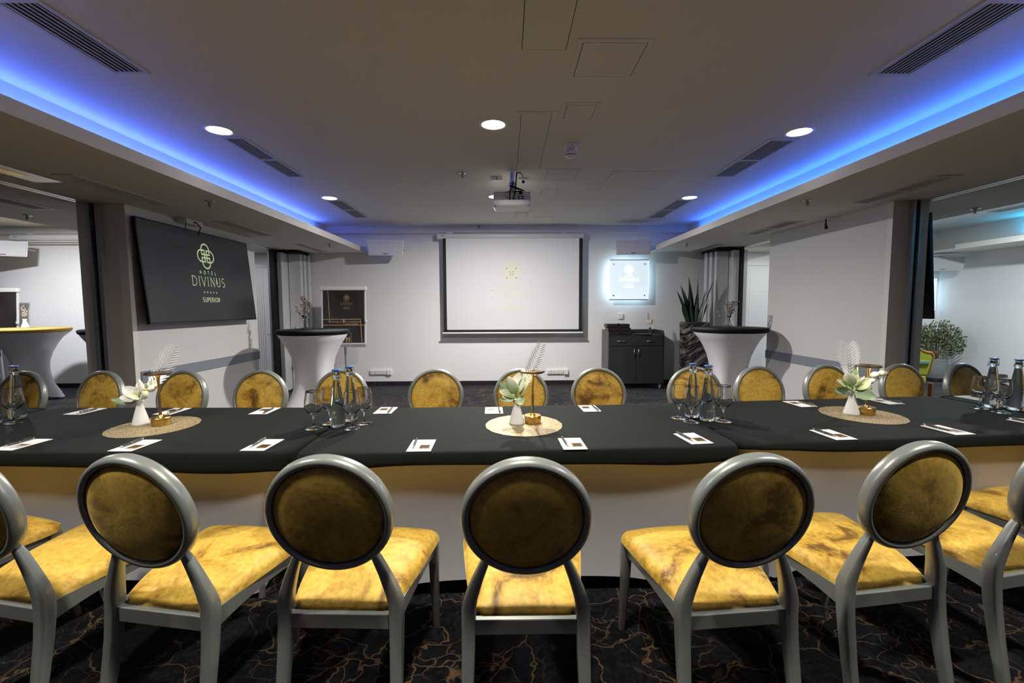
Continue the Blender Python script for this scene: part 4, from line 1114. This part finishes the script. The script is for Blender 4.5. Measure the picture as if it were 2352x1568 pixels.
for x, y, lb in LAMPS:
    place(lp, u_, (x, y, ZT), 0, 'brass rechargeable lamp with a flat disc shade on the ' + lb + ' place mat', 'brass lamps on the place mats')
    area('lamp_light', (x, y, ZT + .268), .11, .42, (1, .82, .58))
def vase_proto():
    t = thing('flower_vase', 'x', 'vase')
    MB().lathe([(.001, 0), (.038, 0), (.0415, .003), (.040, .012), (.033, .04), (.024, .075), (.017, .10), (.0155, .112), (.019, .13), (.0225, .137), (.0205, .138), (.016, .128), (.012, .112), (.013, .09), (.001, .085)], 40).build('vessel', ceramic_m, t)
    return t
vp = vase_proto(); u_ = [False]
VS = [(-1.995, 2.465, 'left'), (.053, 2.425, 'middle'), (2.003, 2.585, 'right')]
for x, y, lb in VS:
    place(vp, u_, (x, y, ZT), 0, 'white flared ceramic bud vase on the ' + lb + ' place mat', 'white bud vases')

def petal(L_, W_, cup=.5, twist=0, tipcurl=.1, n=9, m=7, point=1.0):
    """petal along +Z from the origin, cupped toward +Y"""
    mb = MB(); vs = []; fs = []
    for i in range(n):
        f = i / (n - 1); w = W_ * (sin(pi * min(1, f ** .85 * .95 + .04)) ** .6) * (1 if point <= 1 else (1 - f ** 6))
        for j in range(m):
            u = 2 * j / (m - 1) - 1
            x = u * w; y = cup * W_ * (u * u) * sin(pi * f * .9 + .2) - L_ * .28 * sin(pi * f * .75) * .6 + tipcurl * L_ * f ** 3 * -1 * 0 + tipcurl * L_ * f ** 2
            vs.append((x, y, L_ * f))
    for i in range(n - 1):
        for j in range(m - 1): a = i * m + j; fs.append((a, a + 1, a + m + 1, a + m))
    mb.add(vs, fs, True); return mb
def aim(px_, el, az, roll=0):
    """rotation that sends +Z to elevation el / azimuth az (deg; az 0 = +X, 90 = +Y away from camera)"""
    d = Vector((cos(R_(el)) * cos(R_(az)), cos(R_(el)) * sin(R_(az)), sin(R_(el))))
    q = d.to_track_quat('Z', 'Y'); return (q.to_matrix() @ Matrix.Rotation(R_(roll), 3, 'Z')).to_euler()
def magnolia(label, loc, petals, leaves, stem_to):
    tl = lambda el, az: 0 if abs(el) > 50 else (-42 if 90 < az < 270 else 42)
    t = thing('magnolia_flower', label, 'flower', loc, 0, 'magnolias in the white vases')
    MB().tube([(0, 0, -.045), (0, 0, 0), stem_to], .0035, 6).build('stem', stem_m, t)
    for (dx, dz, el, az, L_, W_, roll, mm, cup) in petals:
        petal(L_ * .88, W_ * 1.18, cup).build('petal', mm, t, loc=(dx, -.0, dz), rot=aim(0, el, az, roll + tl(el, az)), solid=.0012, sub=1)
    for (dx, dz, el, az, L_, W_, roll) in leaves:
        petal(L_, W_ * 1.35, .35, point=2).build('leaf', leaf_m, t, loc=(dx, 0, dz), rot=aim(0, el, az, roll + tl(el, az)), solid=.0012, sub=1)
    MB().ell((stem_to[0], stem_to[1], stem_to[2] + .02), (.008, .008, .02), 10, 8).build('stamen', petal_m, t)
    return t
zt = ZT + .135
pw, pg = petal_w, petal_m
# (dx, dz, elevation, azimuth, length, half-width, roll, material, cup)
magnolia('pale green magnolia bloom with leaves in the middle vase', (.053, 2.425, zt),
    [(-.015, .03, 72, 210, .115, .034, 20, pg, .5), (.0, .035, 75, 60, .125, .036, 0, pw, .5), (.02, .02, 62, 340, .105, .026, 40, pg, .6), (-.01, .015, 22, 195, .105, .026, 10, pg, .5),
     (-.01, .01, 10, 215, .095, .024, 0, pg, .5), (.0, .03, 80, 280, .06, .014, 0, pg, .8), (.01, .01, -35, 300, .06, .024, 0, pg, .4)],
    [(-.01, .02, 40, 165, .12, .028, 0), (-.0, .0, 2, 190, .10, .020, 20), (.02, .03, 75, 20, .10, .02, 60)], (0, 0, .03))
magnolia('creamy white open magnolia with a drooping leaf in the left vase', (-1.995, 2.465, zt),
    [(.02, .03, 78, 170, .10, .024, 70, pw, .6), (-.01, .02, 30, 170, .115, .028, 0, pw, .5), (.0, .01, 8, 200, .10, .026, 0, pw, .5), (.0, .015, 20, 250, .075, .026, 0, pw, .5), (.01, .03, 55, 140, .085, .022, 30, pw, .5)],
    [(-.0, .0, 4, 185, .15, .026, 10), (.03, .03, 68, 30, .10, .022, 20), (.02, .03, 60, 70, .11, .02, 0)], (0, 0, .03))
magnolia('pale green magnolia with broad sage leaves in the right vase', (2.003, 2.585, zt),
    [(-.01, .03, 66, 200, .10, .030, 10, pg, .5), (.0, .03, 74, 300, .085, .026, 0, pg, .5), (-.01, .02, 28, 185, .115, .026, 0, pg, .5), (.0, .01, 14, 220, .085, .024, 0, pg, .5), (.02, .015, 40, 345, .105, .026, 20, pg, .5), (.02, .03, 60, 330, .08, .02, 0, pw, .5)],
    [(.0, -.0, 4, 190, .13, .026, 0), (.01, .0, -12, 320, .11, .034, 0), (.01, .03, 78, 40, .12, .020, 50)], (0, 0, .03))
def frond(label, loc, tip, face, nl=22, L_=.085, w=.0042):
    t = thing('palm_frond', label, 'decorative leaf', loc, 0, 'silver palm fronds in the white vases')
    tip = Vector(tip); d = tip.normalized(); side = d.cross(Vector(face)).normalized(); mb = MB(); ln = tip.length
    P_ = lambda f: d * ln * f + Vector((0, 0, 1)).cross(d) * 0
    MB().tube([(0, 0, -.05), tuple(P_(.02)), tuple(P_(.5)), tuple(P_(1))], [.002, .002, .0015, .0008], 6).build('rib', frond_m, t)
    for k in range(nl):
        f = .22 + .76 * k / nl
        l = L_ * (sin(pi * min(1, (f - .12) / .92)) ** .7) * .8 + .012
        for s in (-1, 1):
            q = P_(f); a = (side * s * .72 + d * .70).normalized(); n_ = a.cross(d).normalized(); e = a.cross(n_).normalized()
            mid = q + a * l * .5 + Vector((0, -.004, 0))
            mb.add([q, mid + e * w, q + a * l - Vector((0, 0, .004)), mid - e * w], [(0, 1, 2, 3)])
    mb.build('leaflets', frond_m, t, solid=.0006)
frond('silvery white palm frond leaning right behind the middle lamp', (.06, 2.44, zt), (.135, .03, .30), (.5, -.8, .1), 16, .07, .0048)
frond('dark silver palm frond behind the left lamp', (-1.985, 2.48, zt), (.15, .06, .29), (.3, -1, .1), 15, .085, .006)
frond('broad white palm frond standing up behind the right magnolia', (2.01, 2.60, zt), (.0, .05, .28), (0, -1, .1), 13, .115, .0095)
def pods(label, loc, lst):
    t = thing('poppy_pod_branch', label, 'flower', loc, 0, 'poppy seed pods in the white vases')
    for (a, b_) in lst:
        a = Vector(a); b_ = Vector(b_); d = (b_ - a).normalized()
        MB().tube([(0, 0, -.04), (a.x * .4, a.y * .4, a.z * .6), tuple(a)], .002, 5).build('stem', stem_m, t)
        p = MB().lathe([(.003, 0), (.011, .006), (.0165, .018), (.017, .028), (.012, .042), (.007, .047)], 16).build('pod', pod_m, t, loc=a, rot=d.to_track_quat('Z', 'Y').to_euler())
        MB().lathe([(.006, .046), (.011, .052), (.004, .055)], 8).build('crown', pod_tip, p)
pods('cluster of striped poppy pods reaching right from the right vase', (2.003, 2.585, zt), [((.055, 0, .015), (.1, 0, .02)), ((.08, 0, .05), (.12, 0, .065)), ((.10, .0, .09), (.14, 0, .10)), ((.145, 0, .105), (.2, 0, .105))])
pods('two poppy pods beside the white magnolia in the left vase', (-1.995, 2.465, zt), [((.045, -.02, .01), (.05, -.02, .05)), ((.05, .0, .05), (.09, 0, .075))])

# bottles and glasses
def bottle_proto():
    t = thing('water_bottle', 'x', 'bottle')
    p = [(.001, .004), (.030, .0), (.036, .003), (.0385, .010), (.0405, .03), (.041, .06), (.039, .085), (.033, .13), (.0265, .18), (.0195, .235), (.0165, .252), (.0165, .262), (.0205, .266), (.0205, .274), (.0175, .277), (.0175, .288), (.016, .290), (.001, .290)]
    MB().lathe(p, 40, caps=False).build('bottle_body', bottle_m, t)
    MB().lathe([(.001, .2905), (.0145, .2905), (.015, .297), (.001, .297)], 28).build('stopper_neck', glass_m, t)
    MB().lathe([(.001, .298), (.017, .298), (.0215, .3005), (.0222, .304), (.019, .3075), (.001, .3085)], 28).build('stopper', cap_m, t)
    w = MB()
    for s in (-1, 1): w.tube([(s * .0215, 0, .268), (s * .026, .004, .258), (s * .0275, .006, .262), (s * .025, .0, .285), (s * .021, 0, .303)], .0011, 6)
    w.tube([(.0222 * cos(a), .0222 * sin(a), .270) for a in [2 * pi * k / 20 for k in range(21)]], .0012, 6)
    w.build('wire_clip', wire_m, t)
    g = MB(); T = lambda x, z: (.0414 * sin(x / .0414), -.0414 * cos(x / .0414), z)
    emblem(g, .012, .083, .009, T, .12); text(g, 'HOTEL', 0, .068, .004, T, .14, .6); text(g, 'DIVINUS', 0, .055, .009, T, .1, .2)
    g.build('gold_print', print_gold, t)
    return t
def glass_proto():
    t = thing('water_goblet', 'x', 'glass')
    out = [(.001, .0), (.045, .0), (.0455, .0015), (.030, .005), (.010, .010), (.0055, .018), (.0045, .035), (.0048, .058), (.008, .068), (.020, .078), (.034, .092), (.0435, .110), (.0450, .122), (.0425, .150), (.0385, .178), (.0353, .1955), (.0349, .1975), (.0345, .1984)]
    inn = [(.0341, .1980), (.0340, .1955), (.0373, .178), (.0414, .150), (.0438, .122), (.0422, .1115), (.0325, .0950), (.018, .0825), (.006, .0775), (.001, .077)]
    MB().lathe(out + inn, 40, caps=False).build('goblet_body', glass_m, t)
    return t
bp_ = bottle_proto(); gp = glass_proto(); ub, ug = [False], [False]
import itertools
CL = [('left', [(-.901, 2.395), (-.875, 2.520)], [(-1.014, 2.362), (-.968, 2.462), (-.809, 2.353), (-.778, 2.455)]),
      ('right', [(1.060, 2.555), (1.109, 2.470)], [(.972, 2.527), (1.007, 2.438), (1.187, 2.448), (1.165, 2.542)]),
      ('far right', [(2.985, 2.735), (3.055, 2.66)], [(2.893, 2.715), (2.905, 2.605), (3.07, 2.775), (3.165, 2.67)]),
      ('far left', [(-2.83, 2.50), (-2.83, 2.63)], [(-2.742, 2.528), (-2.80, 2.40)])]
pos4 = ('front left', 'back left', 'front right', 'back right')
for nm, bs, gs in CL:
    for i, (x, y) in enumerate(bs):
        place(bp_, ub, (x, y, ZT), R_(-20 + 30 * i), 'clear swing-top water bottle with blue stopper, ' + ('nearer' if (i == 0) == (nm in ('left', 'far left')) else 'farther') + ' of the ' + nm + ' pair', 'water bottles on the table seams')
    for i, (x, y) in enumerate(gs):
        lb = {'right': ('back left', 'front left', 'front right', 'back right'), 'far right': ('left', 'front', 'back', 'right'), 'far left': ('right', 'front')}.get(nm, pos4)[i]
        place(gp, ug, (x, y, ZT), 0, 'empty stemmed water goblet, the ' + lb + ' one around the ' + nm + ' bottles', 'water goblets beside the bottles')

# ================================================================== LIGHT
LED = (.065, .145, 1.0)
area('cove_led_left', (-3.05, 2.0, Zs + .29), .04, 36, LED, (R_(180), 0, 0), 'RECTANGLE', 11.0)
area('cove_led_right', (3.12, 2.0, Zs + .29), .04, 31, (.03, .15, 1.0), (R_(180), 0, 0), 'RECTANGLE', 11.0)
area('cove_led_side_room', (8.14, 3.6, Zs + .16), .05, 30, (.0, .50, 1.0), (R_(180), 0, 0), 'RECTANGLE', 7.2)

w = bpy.data.worlds.new('World'); bpy.context.scene.world = w; w.use_nodes = True
w.node_tree.nodes['Background'].inputs['Color'].default_value = (.02, .02, .022, 1)
w.node_tree.nodes['Background'].inputs['Strength'].default_value = .3

# ================================================================== CAMERA
cam = bpy.data.cameras.new('Camera'); co = bpy.data.objects.new('Camera', cam); C.objects.link(co)
cam.sensor_width = 36; cam.lens = 1045.3 * 36 / 2352; cam.clip_start = .02
yaw, pitch, roll = R_(-.68), R_(-4.24), R_(.25)
fw = Vector((-sin(yaw) * cos(pitch), cos(yaw) * cos(pitch), sin(pitch)))
rt = Vector((cos(yaw), sin(yaw), 0)); up_ = rt.cross(fw)
r2 = rt * cos(roll) - up_ * sin(roll); u2 = up_ * cos(roll) + rt * sin(roll)
M = Matrix(((r2.x, u2.x, -fw.x, 0), (r2.y, u2.y, -fw.y, 0), (r2.z, u2.z, -fw.z, H_CAM), (0, 0, 0, 1)))
co.matrix_world = M
sc = bpy.context.scene; sc.camera = co
sc.view_settings.view_transform = 'Standard'; sc.view_settings.look = 'None'; sc.view_settings.exposure = .15; sc.view_settings.gamma = 1
sc.view_settings.use_curve_mapping = False
sc.cycles.use_adaptive_sampling = True; sc.cycles.adaptive_threshold = .035
sc.cycles.max_bounces = 12; sc.cycles.diffuse_bounces = 4; sc.cycles.glossy_bounces = 6; sc.cycles.transmission_bounces = 10; sc.cycles.transparent_max_bounces = 12
sc.cycles.use_denoising = True
sc.cycles.caustics_reflective = False; sc.cycles.caustics_refractive = False
sc.cycles.sample_clamp_indirect = 6
